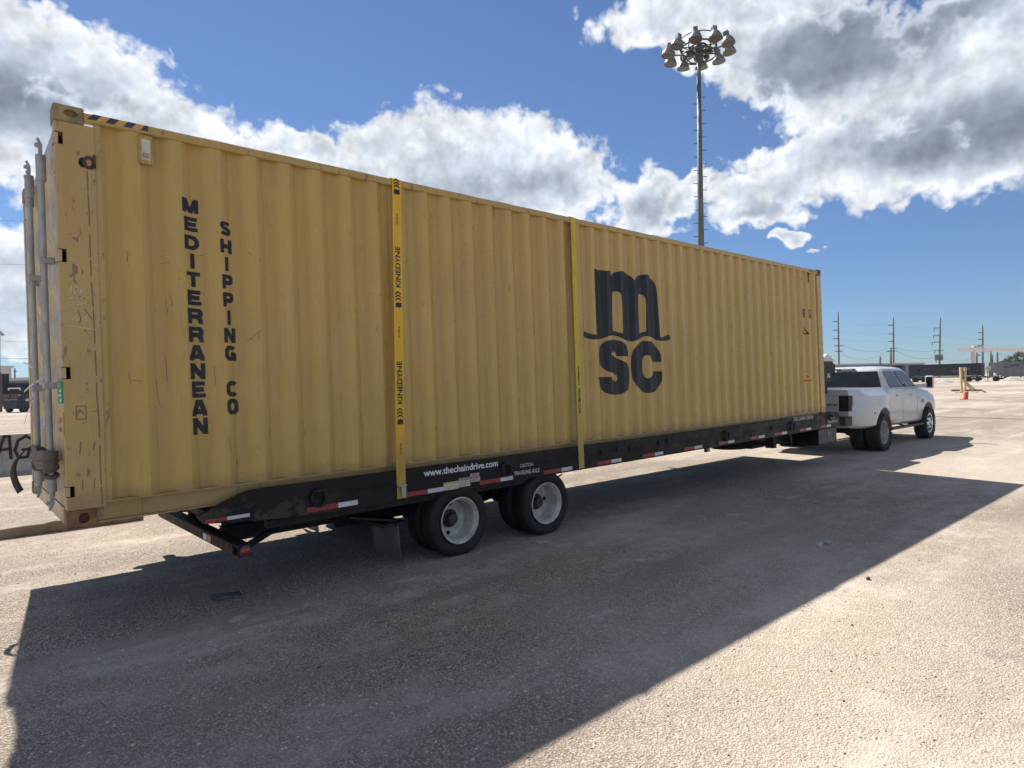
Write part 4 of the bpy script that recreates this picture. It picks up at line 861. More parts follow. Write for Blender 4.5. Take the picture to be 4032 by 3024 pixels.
tube(bm,[(15.1,CY,.45),(18.5,CY,.55)],.045,10); tube(bm,[(14.0,CY+.6,.52),(16.8,CY+.55,.50)],.045,8); tl(bm,M['under_black'],'chassis')
bm=new(); box(bm,13.862,13.90,CY-.80,CY+.80,.90,1.43); bevel(bm,.012,2); tg=tl(bm,M['car_white'],'tailgate')
bm=new(); box(bm,13.8605,13.8615,CY-.79,CY+.79,1.30,1.306); tl(bm,M['plastic_grey'],'tailgate_crease',tg)
bm=new(); box(bm,13.845,13.8615,CY-.14,CY+.14,1.22,1.29); bevel(bm,.006,1); tl(bm,M['plastic_black'],'tailgate_handle',tg)
t=text_bm('4X4',.05,.03,.22); move(t,Matrix.Translation((13.8595,CY-.54,1.075))@Matrix.Rotation(-PI/2,4,'Z')); tl(t,M['plastic_black'],'badge_lettering',tg)
# bumper
bm=new(); prism(bm,[(13.70,CY-1.0),(13.86,CY-1.06),(13.90,CY-1.06),(13.90,CY+1.06),(13.86,CY+1.06),(13.70,CY+1.0),(13.64,CY+.7),(13.64,CY-.7)],.66,.86,'XY'); bevel(bm,.02,2); bp=tl(bm,M['plastic_black'],'bumper'); smooth_by_angle(bp,35)
bm=new(); box(bm,13.6,13.9,CY-.16,CY+.16,.55,.655); tl(bm,M['under_black'],'hitch',bp)
# tail lamps wrap the corner
for s in (-1,1):
    bm=new(); y0=CY+s*.815; y1=CY+s*1.008; y2=CY+s*1.03
    pts=[(13.848,y0),(13.842,(y0+y1)/2),(13.852,y1),(13.885,y2),(13.97,CY+s*1.052),(14.0,CY+s*1.0),(13.9,y0)]
    prism(bm,pts,.965,1.30,'XY'); 
    bevel(bm,.008,2); t_=tl(bm,M['lens_smoke'],'tail_light'); smooth_by_angle(t_,30)
    bm=new()
    for k in range(4): box(bm,13.8395,13.8415,min(y0,y1)+.03,max(y0,y1)-.03,1.0+k*.07,1.025+k*.07)
    tl(bm,M['plastic_black'],'lamp_rib',t_)
# cab
bm=new(); N_=8
def ringz(z,x0,x1,w,zz=None,rc=.08):
    pts=[(x0+rc,-w),(x1-rc,-w*.985),(x1-rc*.1,-w*.93),(x1+.03,-w*.4),(x1+.03,w*.4),(x1-rc*.1,w*.93),(x1-rc,w*.985),(x0+rc,w),(x0,w-rc),(x0-.012,w*.4),(x0-.012,-w*.4),(x0,-w+rc)]
    return [bm.verts.new((x,CY+y,z)) for x,y in pts]
rows=[ringz(1.385,16.20,18.62,.985),ringz(1.43,16.205,18.50,.978),ringz(1.83,16.30,17.98,.855),ringz(1.895,16.36,17.86,.80),ringz(1.935,16.50,17.68,.70),ringz(1.955,16.75,17.45,.45)]
for a,b in zip(rows,rows[1:]):
    for k in range(12): bm.faces.new((a[k],a[(k+1)%12],b[(k+1)%12],b[k]))
bm.faces.new(rows[-1]); bm.faces.new(rows[0][::-1]); cab=tl(bm,M['car_white'],'cab'); smooth_by_angle(cab,32)
def side_y(z): return .978-(z-1.43)/(1.83-1.43)*(.978-.855)
for s in (-1,1):
    for P_ in ([(16.42,1.425),(17.27,1.425),(17.02,1.80),(16.90,1.825),(16.40,1.825),(16.36,1.79)],[(17.37,1.425),(18.33,1.425),(18.26,1.50),(17.95,1.72),(17.78,1.80),(17.66,1.825),(17.12,1.825)]):
        P_=[(x,z) for x,z in P_]; bm=new(); a=[bm.verts.new((x,CY+s*(side_y(z)+.004),z)) for x,z in P_]; b=[bm.verts.new((x,CY+s*(side_y(z)-.012),z)) for x,z in P_]
        bm.faces.new(a); n=len(P_)
        for k in range(n): bm.faces.new((a[k],b[k],b[(k+1)%n],a[(k+1)%n]))
        wn=tl(bm,M['plastic_black'],'window_seal',cab)
        cx=sum(p[0] for p in P_)/n; cz=sum(p[1] for p in P_)/n; Q_=[(cx+(x-cx)*.955,cz+(z-cz)*.93) for x,z in P_]
        bm=new(); a=[bm.verts.new((x,CY+s*(side_y(z)+.006),z)) for x,z in Q_]; bm.faces.new(a); tl(bm,M['glass_side'],'window',cab)
bm=new(); a=[bm.verts.new(v) for v in ((16.2-.004,CY-.88,1.43),(16.2-.016,CY-.4,1.43),(16.2-.016,CY+.4,1.43),(16.2-.004,CY+.88,1.43),(16.29,CY+.77,1.825),(16.282,CY+.35,1.825),(16.282,CY-.35,1.825),(16.29,CY-.77,1.825))]; bm.faces.new((a[0],a[1],a[6],a[7]));bm.faces.new((a[1],a[2],a[5],a[6]));bm.faces.new((a[2],a[3],a[4],a[5]))
for v in bm.verts: v.co.x-=.006
rw=tl(bm,M['glass_dark'],'rear_window',cab)
bm=new(); a=[bm.verts.new(v) for v in ((18.49,CY-.88,1.44),(18.54,CY,1.44),(18.49,CY+.88,1.44),(18.0,CY+.76,1.82),(18.03,CY,1.82),(18.0,CY-.76,1.82))]; bm.faces.new((a[0],a[1],a[4],a[5])); bm.faces.new((a[1],a[2],a[3],a[4]))
for v in bm.verts: v.co.x+=.015; v.co.z+=.006
tl(bm,M['glass_dark'],'windscreen',cab)
bm=new(); box(bm,16.24,16.33,CY-.26,CY+.20,1.862,1.905); bevel(bm,.01,2); bl=tl(bm,M['plastic_grey'],'brake_light',cab); bm=new(); box(bm,16.236,16.2398,CY-.22,CY+.05,1.87,1.893); tl(bm,M['label_white'],'brake_lens',bl)
# door seams, handles, trim
bm=new()
for s in (-1,1):
    for x0,x1,z0,z1 in ((16.190,16.202,.56,1.46),(16.36,16.366,.56,1.40),(17.30,17.306,.56,1.40),(18.42,18.426,.56,1.38)): 
        yy=CY+s*1.0012; box(bm,x0,x1,min(yy,yy+s*.0015),max(yy,yy+s*.0015),z0,z1-.1)
tl(bm,M['plastic_black'],'door_seam',body_o)
for s in (-1,1):
    for x in (16.92,17.98):
        bm=new(); box(bm,x-.10,x+.10,CY+s*1.003 if s>0 else CY-1.03,CY+1.03 if s>0 else CY-1.003,1.205,1.238); bevel(bm,.012,2); tl(bm,M['car_white'],'door_handle',body_o)
    bm=new(); ya,yb=sorted((CY+s*.92,CY+s*1.06)); box(bm,16.45,18.72,ya,yb,.40,.455); bevel(bm,.015,2)
    for x in (16.7,17.6,18.5): beam(bm,(x,CY+s*.95,.43),(x,CY+s*.55,.55),.04)
    tl(bm,M['plastic_black'],'running_board')
    # mirrors on arms
    bm=new(); beam(bm,(18.36,CY+s*.95,1.44),(18.50,CY+s*1.20,1.46),.09,.06); beam(bm,(18.36,CY+s*.95,1.40),(18.48,CY+s*1.19,1.41),.07,.05)
    mr=tl(bm,M['car_white'],'mirror_arm'); bm=new(); yc=CY+s*1.26; box(bm,18.47,18.56,yc-.095,yc+.095,1.365,1.69); bevel(bm,.035,3); m1=tl(bm,M['car_white'],'mirror',mr); smooth_by_angle(m1,50)
    bm=new(); box(bm,18.456,18.4690,yc-.072,yc+.072,1.40,1.655); bevel(bm,.01,1); tl(bm,M['glass_dark'],'mirror_glass',mr)
    bm=new(); box(bm,14.72,14.80,CY+s*1.226-.006,CY+s*1.226+.006,.875,.905); tl(bm,M['plastic_black'],'marker_light')
    bm=new(); ya=CY+s*.99; lathe(bm,[(0,.001),(s*.022,.05)],(18.83,ya,1.02),'Y',16); tl(bm,M['plastic_grey'],'wing_badge')
bm=new(); prism(bm,[(18.62,CY-.6),(18.9,CY-.6),(18.9,CY+.6),(18.62,CY+.6)],1.404,1.41,'XY'); tl(bm,M['plastic_black'],'cowl')
bm=new(); box(bm,20.15,20.26,CY-.72,CY+.72,.78,1.18); box(bm,20.1,20.24,CY-.80,CY+.80,.57,.74); tl(bm,M['plastic_black'],'grille')
# wheels
def mud_tyre(bm,c,ro,w,ri):
    lathe(bm,[(-w*.40,ri),(-w*.49,ri+.04),(-w*.5,ro-.10),(-w*.46,ro-.035),(-w*.36,ro-.012),(-w*.1,ro-.008),(w*.1,ro-.008),(w*.36,ro-.012),(w*.46,ro-.035),(w*.5,ro-.10),(w*.49,ri+.04),(w*.40,ri)],c,'Y',64)
    n=34
    for k in range(n):
        a=2*PI*k/n
        for s,off in ((-1,0),(1,.5)):
            aa=a+off*2*PI/n; m=Matrix.Translation(c)@Matrix.Rotation(aa,4,'Y')
            box(bm,-.024,.024,s*w*.24-.045,s*w*.24+.045,ro-.02,ro,m@Matrix.Rotation(s*.25,4,'Z'))
            box(bm,-.022,.022,s*w*.47-.018,s*w*.47+.014,ro-.075,ro-.022,m)
def truck_wheel(x,y,ro,w,s,kind):
    bm=new(); c=Vector((x,y,ro-.012)); ri=.262
    if kind=='dish': prof=[(s*w*.41,.272),(s*w*.43,.262),(s*w*.38,.245),(s*w*.15,.235),(s*-.02,.215),(s*-.045,.17),(s*-.05,.10),(s*.02,.085),(s*.03,.001)]
    else: prof=[(s*w*.41,.272),(s*w*.43,.262),(s*w*.40,.240),(s*w*.33,.232),(s*w*.36,.20),(s*w*.47,.12),(s*w*.50,.085),(s*w*.62,.07),(s*w*.64,.001)]
    lathe(bm,prof,c,'Y',48); m_=M['rim_grey'] if kind=='dish' else M['chrome']; wh=tl(bm,m_,'wheel'); smooth_by_angle(wh,40)
    bm=new()
    for k in range(8):
        a=2*PI*(k+.5)/8; r0,d=(.17,-.046) if kind=='dish' else (.178,w*.388+.008)
        cx,cz=c.x+r0*math.cos(a),c.z+r0*math.sin(a); lathe(bm,[(s*d,.033),(s*(d+.012),.030),(s*(d+.014),.001)],(cx,y,cz),'Y',12)
    tl(bm,M['dark_hole'],'hand_hole',wh)
    bm=new(); mud_tyre(bm,c,ro,w,ri)
    for v in bm.verts:
        if v.co.z<.006: v.co.z=.0
    tl(bm,M['rubber_dusty'],'tyre',wh)
for s in (-1,1):
    truck_wheel(15.38,CY+s*1.075,.435,.29,s,'dish'); truck_wheel(15.38,CY+s*.735,.435,.29,s,'dish'); truck_wheel(19.22,CY+s*.93,.43,.29,s,'alloy')
rg=thing('work_glove','pale crumpled rag lying on the top edge of the truck tailgate','rag',loc=(13.88,CY-.05,1.433))
bm=new(); bmesh.ops.create_icosphere(bm,subdivisions=3,radius=1)
for v in bm.verts: q=v.co.copy(); v.co=Vector((q.x*.05,q.y*.16,q.z*.03+.028+.008*math.sin(q.y*9+q.x*5)))
build('rag',bm,M['label_white'],rg,smooth=True); rg.name='rag_cloth'

# ------------------------------------------------------------------ light mast
DM=35.; mb=ground_at(2766,DM); top=at(2752,330,DM); topz=at(2750,212,DM).z
mast=thing('light_mast','tall grey high-mast floodlight pole with a ring of ten dome lamps behind the container','floodlight mast',loc=mb)
bm=new(); lean=Vector((top.x-mb.x,top.y-mb.y,0))/top.z; PZ=lambda z:Vector((lean.x*z,lean.y*z,z))
tube(bm,[PZ(0),PZ(2),PZ(10),PZ(topz+.2)],[.24,.215,.165,.10],18); p_=build('pole',bm,M['mast'],mast,smooth=True)
perp=AX.copy(); perp.z=0; perp.normalize(); bw=Vector((AZ.x,AZ.y,0)).normalized()
bm=new(); k=0; z=3.0
while z<topz-2.2:
    s=1 if k%2 else -1; r=.17-(z-10)*.006; tube(bm,[PZ(z)+perp*s*r*.8,PZ(z)+perp*s*(r+.22)],.020,5); z+=.365; k+=1
build_each('climbing_peg',bm,M['mast_dark'],mast)
zr=topz
bm=new()
for rad,zz,rt in ((.95,.30,.045),(.95,-.10,.045),(1.0,.75,.03),(.55,-.25,.04),(.45,.35,.05)):
    pts=[PZ(zr)+Vector((rad*math.cos(a),rad*math.sin(a),zz)) for a in [2*PI*q/32 for q in range(33)]]; tube(bm,pts,rt,6,False)
for q in range(10):
    a=2*PI*q/10; d=Vector((math.cos(a),math.sin(a),0)); c_=PZ(zr)
    tube(bm,[c_+d*.95+Vector((0,0,.30)),c_+d*.95+Vector((0,0,-.10))],.03,5)
    if q%3==0: tube(bm,[c_+d*1.0+Vector((0,0,.75)),c_+d*.95+Vector((0,0,.30))],.028,5)
    if q%2==0: tube(bm,[c_+d*.1+Vector((0,0,.0)),c_+d*.95+Vector((0,0,.1))],.05,5); tube(bm,[c_+d*.1+Vector((0,0,.4)),c_+d*.95+Vector((0,0,.30))],.03,5)
build('lamp_ring',bm,M['mast_dark'],mast)
bm=new(); lathe(bm,[(-.35,.14),(-.3,.26),(.35,.26),(.5,.16)],PZ(zr),'Z',14,True); 
for (dx,dy,dz,sz) in ((.5,.3,0,.35),(-.5,.2,-.05,.3),(.2,-.5,.0,.3),(-.35,-.35,.1,.25),(.65,-.1,-.02,.22)): box(bm,*[q for c_,h_ in ((PZ(zr).x+dx,sz/2),(PZ(zr).y+dy,sz/2),(zr+dz,sz*.35)) for q in (c_-h_,c_+h_)])
build('winch_head',bm,M['mast_dark'],mast)
a0=math.atan2(-bw.y,-bw.x)+.25
for q in range(10):
    a=a0+2*PI*q/10; d=Vector((math.cos(a),math.sin(a),0)); c_=PZ(zr)+d*1.66+Vector((0,0,.05)); t_=perp.cross(d); 
    rot=Matrix.Rotation(R(8),4,d.cross(Vector((0,0,1)))); MT=Matrix.Translation(c_)@rot
    bm=new(); lathe(bm,[(.36,.05),(.35,.13),(.28,.20),(.14,.29),(0,.345),(-.10,.365),(-.11,.35),(.0,.325),(.13,.27),(.26,.18),(.30,.02)],(0,0,0),'Z',28); move(bm,MT); l_=build('lamp_dome',bm,M['lamp_dome'],mast,smooth=True)
    bm=new(); lathe(bm,[(-.085,.35),(-.09,.2),(-.10,.001)],(0,0,0),'Z',28); move(bm,MT); build('lamp_glass',bm,M['lamp_glass'],l_)
    bm=new(); box(bm,-.14,.14,-.12,.12,.34,.62); bevel(bm,.02,1); move(bm,MT@Matrix.Translation((-d.x*.04,-d.y*.04,0))@Matrix.Rotation(a,4,'Z')); build('ballast_box',bm,M['lamp_dome'],l_)
    bm=new(); tube(bm,[PZ(zr)+d*.95+Vector((0,0,.25)),PZ(zr)+d*1.45+Vector((0,0,.42))],.04,6); build('lamp_arm',bm,M['mast_dark'],l_)

# ------------------------------------------------------------------ barrier and curb on the left
br=thing('concrete_barrier','grey concrete barrier with black spray-painted letters behind the rear doors','barrier',loc=(-.2,12.3,0))
bm=new(); prism(bm,[(-.30,0),(.30,0),(.30,.06),(.16,.28),(.10,.84),(-.10,.84),(-.16,.28),(-.30,.06)],-3.2,1.6,'YZ'); bevel(bm,.015,2); build('barrier_block',bm,M['concrete'],br)
def spray(lines,x0,z0,s):
    bm=new()
    for L_ in lines:
        for a,b in zip(L_,L_[1:]):
            f=lambda p:Vector((x0+p[0]*s,-.166-.006+(.06*0) + (z0+p[1]*s-.28)/.56*.06,z0+p[1]*s)); A,B=f(a),f(b); d=(B-A); q=Vector((-d.z,0,d.x)).normalized()*.028; e=d.normalized()*.014; q.y=q.z/.56*.06
            bm.faces.new([bm.verts.new(v) for v in (A-e-q,B+e-q,B+e+q,A-e+q)])
    build('graffiti',bm,M['spray_black'],br)
GX=lambda u:at(u,1780,14.05).x+.2
spray([[(0,0),(.28,1),(.46,1.0),(.50,.05)],[(.1,.45),(.5,.47)]],.34,.30,.50)
spray([[(.55,.85),(.40,.98),(.12,.80),(0,.4),(.12,.06),(.42,.08),(.52,.42),(.25,.40)],[(.5,.42),(.75,.50)]],.66,.30,.50)
spray([[(0,0),(.28,1),(.46,1.0),(.50,.05)],[(.1,.45),(.5,.47)]],1.05,.30,.50); spray([[(0,0),(.0,1),(.4,.9),(.4,.5),(0,.45),(.5,0)]],-.12,.30,.50)
cu=thing('curb_block','long low weathered concrete curb beam lying on the gravel under the container overhang','curb',loc=(-.8,4.6,0))
bm=new(); box(bm,-3.5,2.14,-.16,.16,0,.125); bmesh.ops.subdivide_edges(bm,edges=[e for e in bm.edges if e.calc_length()>1],cuts=40)
rr=random.Random(5)
for v in bm.verts:
    if v.co.z>.05: v.co.z+=rr.uniform(-.012,.006); v.co.y+=rr.uniform(-.008,.008)
bevel(bm,.01,1,50); build('curb_beam',bm,M['concrete_brown'],cu)
# litter and stones
def rock(u,v,s,label,m='stone',fl=.6,name='stone',cat='stone'):
    d=ray(u,v); t=-CAM.z/d.z; p=CAM+d*t; o=thing(name,label,cat,loc=(p.x,p.y,0)); bm=new(); bmesh.ops.create_icosphere(bm,subdivisions=2,radius=s); r_=random.Random(int(u))
    for q in bm.verts: q.co=Vector((q.co.x*r_.uniform(.85,1.15),q.co.y*r_.uniform(.8,1.1)*.7,q.co.z*fl*r_.uniform(.8,1.15)+s*fl*.8))
    build('stone_body' if name=='stone' else 'scrap_body',bm,M[m],o,smooth=(m=='stone')); return o
rock(3418,2282,.024,'dark rounded stone in the sunlit gravel just beyond the shadow edge')
rock(3355,2462,.011,'small dark pebble in the sunlit gravel, below the rounded stone',fl=.4)
rock(3273,2644,.009,'tiny black pebble in the middle of the sunlit gravel',fl=.5); rock(3322,2761,.009,'tiny black pebble near the bottom of the sunlit gravel',fl=.5); rock(1255,2632,.012,'tiny black pebble in the container shadow',fl=.6)
def scrap(pts,label,m,name,cat,h=.012):
    P_=[]
    for u,v in pts: d=ray(u,v); P_.append(CAM+d*(-CAM.z/d.z))
    c_=sum(P_,Vector())/len(P_); o=thing(name,label,cat,loc=(c_.x,c_.y,0)); bm=new(); r_=random.Random(len(label))
    a=[bm.verts.new((p.x-c_.x,p.y-c_.y,.003)) for p in P_]; b=[bm.verts.new((p.x-c_.x,p.y-c_.y,.003+h*r_.uniform(.4,1.6))) for p in P_]; n=len(a); bm.faces.new(b); bm.faces.new(a[::-1])
    for k in range(n): bm.faces.new((a[k],a[(k+1)%n],b[(k+1)%n],b[k]))
    build(name+'_piece',bm,m,o); return o
scrap([(826,2360),(838,2346),(905,2340),(945,2337),(950,2342),(915,2350),(925,2356),(850,2368)],'dark flat scrap of tyre rubber lying in the container shadow',M['plastic_grey'],'tyre_scrap','scrap')
scrap([(3215,2150),(3232,2144),(3240,2150),(3228,2156)],'small pale crumpled piece of litter in the shadow, left of its pair',M['label_white'],'litter_scrap','litter',.02)
scrap([(3244,2144),(3262,2139),(3278,2143),(3262,2148)],'small grey crumpled piece of litter in the shadow, right of its pair',M['galv'],'litter_scrap','litter',.02)

# ------------------------------------------------------------------ far yard: barrel, stand
def gp(u,v): d=ray(u,v); return CAM+d*(-CAM.z/d.z)
b0=gp(3795,1573); DB=(b0-CAM).dot(AZ); pm_=FPX/DB
bar=thing('traffic_barrel','leaning orange plastic traffic drum standing alone in the far yard','traffic drum',loc=(b0.x,b0.y,0))
bm=new(); hh=31/pm_; wr_=13.5/pm_; sk=perp*(9/pm_)
prof=[(0,1.05),(.12,1.05),(.14,.95),(.5,.86),(.52,.80),(.8,.74),(.95,.66),(1.0,.45)]; rings=lathe(bm,[(z*hh,r*wr_) for z,r in prof],(0,0,0),'Z',20,True)
for v in bm.verts: v.co+=sk*(v.co.z/hh)
build('drum',bm,M['cone'],bar,smooth=True)
s0=gp(3792,1547); DS_=(s0-CAM).dot(AZ); ps=FPX/DS_
stn=thing('timber_stand','raw timber frame stand braced on a base of boards in the far yard','timber stand',loc=(s0.x,s0.y,0))
def SP(u,v,off=0): q=at(u,v,DS_+off); return q-Vector((s0.x,s0.y,0))
zof=-SP(3792,1547).z
def beamp(bm,a,b,w,h,off=0,off2=None):
    A=SP(*a,off); B=SP(*b,off if off2 is None else off2); A.z+=zof;B.z+=zof; beam(bm,A,B,w/ps,h/ps,up=bw if abs((B-A).normalized().z)>.5 else Vector((0,0,1)))
bm=new(); beamp(bm,(3782,1447),(3786,1547),7,7); beamp(bm,(3800,1448),(3799,1540),7,7); build('upright',bm,M['timber'],stn)
bm=new(); beamp(bm,(3778,1449),(3805,1449),6,6,-.1); beamp(bm,(3780,1499),(3803,1502),6,6,-.1); build('cross_rail',bm,M['timber'],stn)
bm=new(); beamp(bm,(3789,1456),(3791,1495),6,4,.1); build('inner_board',bm,M['timber_brown'],stn)
bm=new(); beamp(bm,(3803,1503),(3840,1536),4,5,0,.8); beamp(bm,(3800,1508),(3832,1541),4,5,0,-.3); build_each('brace',bm,M['timber'],stn)
bm=new(); beamp(bm,(3745,1537),(3866,1537),8,8,.3); beamp(bm,(3760,1547),(3944,1548),4,3,-.3); beamp(bm,(3866,1537),(3884,1547),4,4,0); build_each('base_board',bm,M['timber_brown'],stn)

# ------------------------------------------------------------------ railcars
def railcar(u0,u1,d0,d1,h,m,name,label,kind,zb=.9):
    a=ground_at(u0,d0); b=ground_at(u1,d1); d=b-a; L_=d.length; rz=math.atan2(d.y,d.x); o=thing(name,label,'railcar',loc=a,rz=rz,group='railcars standing along the far edge of the yard')
    bm=new(); w=1.5
    if kind=='hopper':
        prism(bm,[(.6,h),(L_-.6,h),(L_-.3,h-.3),(L_-.3,zb+1.2),(L_-2.2,zb+.2),(2.2,zb+.2),(.3,zb+1.2),(.3,h-.3)],-w,w)
    elif kind=='tank': lathe(bm,[(.4,.3),(.55,1.0),(1.1,1.42),(L_-1.1,1.42),(L_-.55,1.0),(L_-.4,.3)],(0,0,zb+1.5),'X',24,True)
    else: box(bm,.3,L_-.3,-w,w,zb+.3,h)
    body_=build('car_body',bm,m,o)
    bm=new(); n=int(L_/1.2)
    for k in range(n+1):
        x=.35+(L_-.7)*k/n
        for s in (-1,1): 
            if kind!='tank': box(bm,x-.05,x+.05,s*w,s*(w+.10),zb+(.9 if kind=='hopper' else .3),h-.12)
    for s in (-1,1): box(bm,.3,L_-.3,s*(w-.02),s*(w+.14),h-.16,h+.04) if kind!='tank' else box(bm,.5,L_-.5,s*.3,s*.45,zb+2.95,zb+3.0)
    box(bm,.1,L_-.1,-w-.06,w+.06,zb,zb+.22); build('side_ribs',bm,m,o)
    if kind!='tank':
        bm=new()
        for s in (-1,1): ya,yb=sorted((s*1.645,s*1.66)); box(bm,1.0,L_-1.0,ya,yb,zb+.35,zb+.47)
        build_each('sill_strip',bm,M['rail_grey'],o)
        bm=new(); rr_=random.Random(int(u0))
        for k in range(5): x=rr_.uniform(1.5,L_-2.5); z=rr_.uniform(1.6,3.3); box(bm,x,x+rr_.uniform(.5,1.6),-1.665,-1.645,z,z+rr_.uniform(.15,.5))
        build_each('side_marking',bm,M['plastic_grey'],o)
        for xe in (.12,L_-.12):
            bm=new(); 
            for y in (-1.2,-.75): box(bm,xe-.04,xe+.04,y-.03,y+.03,.7,h)
            for k in range(8): box(bm,xe-.03,xe+.03,-1.2,-.75,1.0+k*.4,1.04+k*.4)
            build('end_ladder',bm,M['pole_steel'],o)
        bm=new(); lathe(bm,[(0,.05),(.02,.42),(.7,.42),(.72,.05)],(.0,.0,zb+2.2),'X',16); build('brake_reservoir',bm,M['rail_grey'],o)
    for xc in (1.9,L_-1.9):
        bm=new()
        for dx in (-.85,.85):
            for s in (-.78,.78): lathe(bm,[(s-.06,.45),(s+.06,.45)],(xc+dx,0,.46),'Y',20,True)
        box(bm,xc-1.25,xc+1.25,-1.05,-.92,.35,.72); box(bm,xc-1.25,xc+1.25,.92,1.05,.35,.72); build_each('bogie',bm,M['under_black'],o)
    bm=new(); 
    for s in (-1,1): box(bm,-.5,.1,-.12,.12,.75,1.0) if s<0 else box(bm,L_-.1,L_+.45,-.12,.12,.75,1.0)
    build_each('coupler',bm,M['under_black'],o); return o
QA=[(2900,3290,3573,3890,4180,4420)]
d_=130.
D_of=lambda u: (lambda r:(158.6-CAM.x+ (0))/r.x)(ray(u,1500))
edges=[(3020,3296),(3300,3562),(3584,3878),(3898,4200),(4212,4500)]
specs=[('rail_grey','hopper','grey hopper railcar half hidden behind the truck cab'),('rail_black','gondola','black open railcar just right of the truck roof'),('rail_black','gondola','long black ribbed railcar behind the timber stand'),('rail_grey','hopper','pale grey hopper railcar at the right end of the train'),('rail_grey','hopper','second grey hopper railcar cut by the right edge of the picture')]
for (u0,u1),(m_,k_,lab) in zip(edges[1:4],specs[1:4]):
    o=railcar(u0,u1,D_of(u0),D_of(u1),3.75,M[m_],'railcar',lab,k_)
# sign on the end of the black car
DD=D_of(3884)-3; sg=thing('white_sign','small white board at the end of the long black railcar','sign',loc=ground_at(3890,DD)); z1=height_at(3890,1442,DD); z0=height_at(3890,1458,DD); g0=ground_at(3890,DD)
bm=new(); A=ground_at(3879,DD)-g0; B=ground_at(3901,DD)-g0; A.z=B.z=(z0+z1)/2; beam(bm,A,B,.08,z1-z0); build('board',bm,M['pale_wall'],sg); bm=new(); beam(bm,(0,0,0),(0,0,z0),.12); build('post',bm,M['pole_steel'],sg); bm=new(); A2=A.lerp(B,.35)-bw*.06; B2=A.lerp(B,.7)-bw*.06; beam(bm,A2,B2,.02,(z1-z0)*.3); build('sign_mark',bm,M['grey_ink'],sg)
# ballast piles by the track
for i,(u,s) in enumerate(((3720,1.4),(3775,.9),(3875,1.0),(3982,2.0),(3954,1.0),(4028,1.0))):
    c_=ground_at(u,124); o=thing('gravel_pile','low pale heap of gravel by the track, %s'%['left of the timber stand','behind the timber stand','under the white sign','the largest heap','left of the largest heap','at the right edge'][i],'gravel heap',loc=c_)
    bm=new(); r_=random.Random(i); lathe(bm,[(0,s),(.25*s,.7*s),(.5*s,.35*s),(.62*s,.001)],(0,0,0),'Z',16)
    for v in bm.verts: v.co.x*=r_.uniform(.85,1.15); v.co.z*=.75
    build('heap',bm,M['concrete'],o,smooth=True)
# train on the left
DL=93.
for u0,u1,m_,k_,h_,lab in ((-330,-8,'rail_black','gondola',4.4,'black railcar cut by the left edge of the picture'),(2,330,'rail_black','tank',4.4,'long black tank railcar behind the forklift')):
    railcar(u0,u1,DL,DL-6,h_,M[m_],'railcar',lab,k_)
o=thing('flat_wagon','low reddish brown wagon end standing in front of the black train at far left','wagon',loc=ground_at(30,86)); bm=new(); box(bm,-2,2.4,-1,1,.7,1.6); build('wagon_bed',bm,M['rail_brown'],o)
bm=new(); 
for x in (-1.4,1.6): 
    for y in (-.7,.7): lathe(bm,[(y-.06,.4),(y+.06,.4)],(x,0,.4),'Y',16,True)
build_each('wagon_wheel',bm,M['under_black'],o); o.rotation_euler.z=-.75
bm=new(); r_=random.Random(4)
for i in range(2500):
    c_=ground_at(r_.uniform(-120,130),r_.uniform(81,88)); h_=r_.uniform(.15,.4); a=r_.uniform(0,6.3); w=.04
    bm.faces.new([bm.verts.new(v) for v in (c_+Vector((-w*math.cos(a),-w*math.sin(a),0)),c_+Vector((w*math.cos(a),w*math.sin(a),0)),c_+Vector((r_.uniform(-.1,.1),r_.uniform(-.1,.1),h_)))])
tag(build('grass',bm,M['grass']),'strip of dry green grass under the black train at far left','grass',kind='stuff')

# forklift
FD=58.; f0=ground_at(93,FD); fk=thing('forklift','small dark forklift with a white roof guard parked behind the rear doors','forklift',loc=f0); fk.rotation_euler.z=math.atan2(-bw.y,-bw.x)-.15
fs=FPX/FD; H_=97/fs; Wf=70/fs
bm=new(); box(bm,-1.0,1.0,-Wf/2,Wf/2,.35,H_*.44); box(bm,.1,1.35,-Wf*.46,Wf*.46,.3,H_*.50); bevel(bm,.06,2); build('body',bm,M['forklift'],fk)
bm=new()
for x in (.95,-.75):
    for s in (-1,1): tube(bm,[(x,s*Wf*.40,H_*.42),(x*.72,s*Wf*.33,H_*.93)],.05,6)
build_each('roof_pillar',bm,M['forklift'],fk)
bm=new(); box(bm,-.75,.9,-Wf*.36,Wf*.36,H_*.93,H_*.965); 
build('roof_guard',bm,M['forklift'],fk); bm=new(); box(bm,.9,.98,-Wf*.37,Wf*.37,H_*.93,H_*.985); box(bm,.88,.97,-Wf*.39,-Wf*.33,H_*.88,H_*.93); box(bm,.88,.97,Wf*.33,Wf*.39,H_*.88,H_*.93); build('guard_bar',bm,M['white_plastic'],fk)
bm=new(); box(bm,-.25,.35,-.25,.25,H_*.44,H_*.52); box(bm,.25,.35,-.25,.25,H_*.5,H_*.74); build('seat',bm,M['plastic_black'],fk); bm=new(); box(bm,.36,.40,-.16,.16,H_*.66,H_*.70); build('seat_label',bm,M['white_plastic'],fk)
bm=new(); 
for y in (-.35,.35): box(bm,-1.35,-1.22,y-.07,y+.07,.1,H_*.9)
box(bm,-1.4,-1.2,-.5,.5,.5,.62); box(bm,-2.4,-1.35,-.4,-.28,.06,.1); box(bm,-2.4,-1.35,.28,.4,.06,.1); build('fork_mast',bm,M['forklift'],fk)
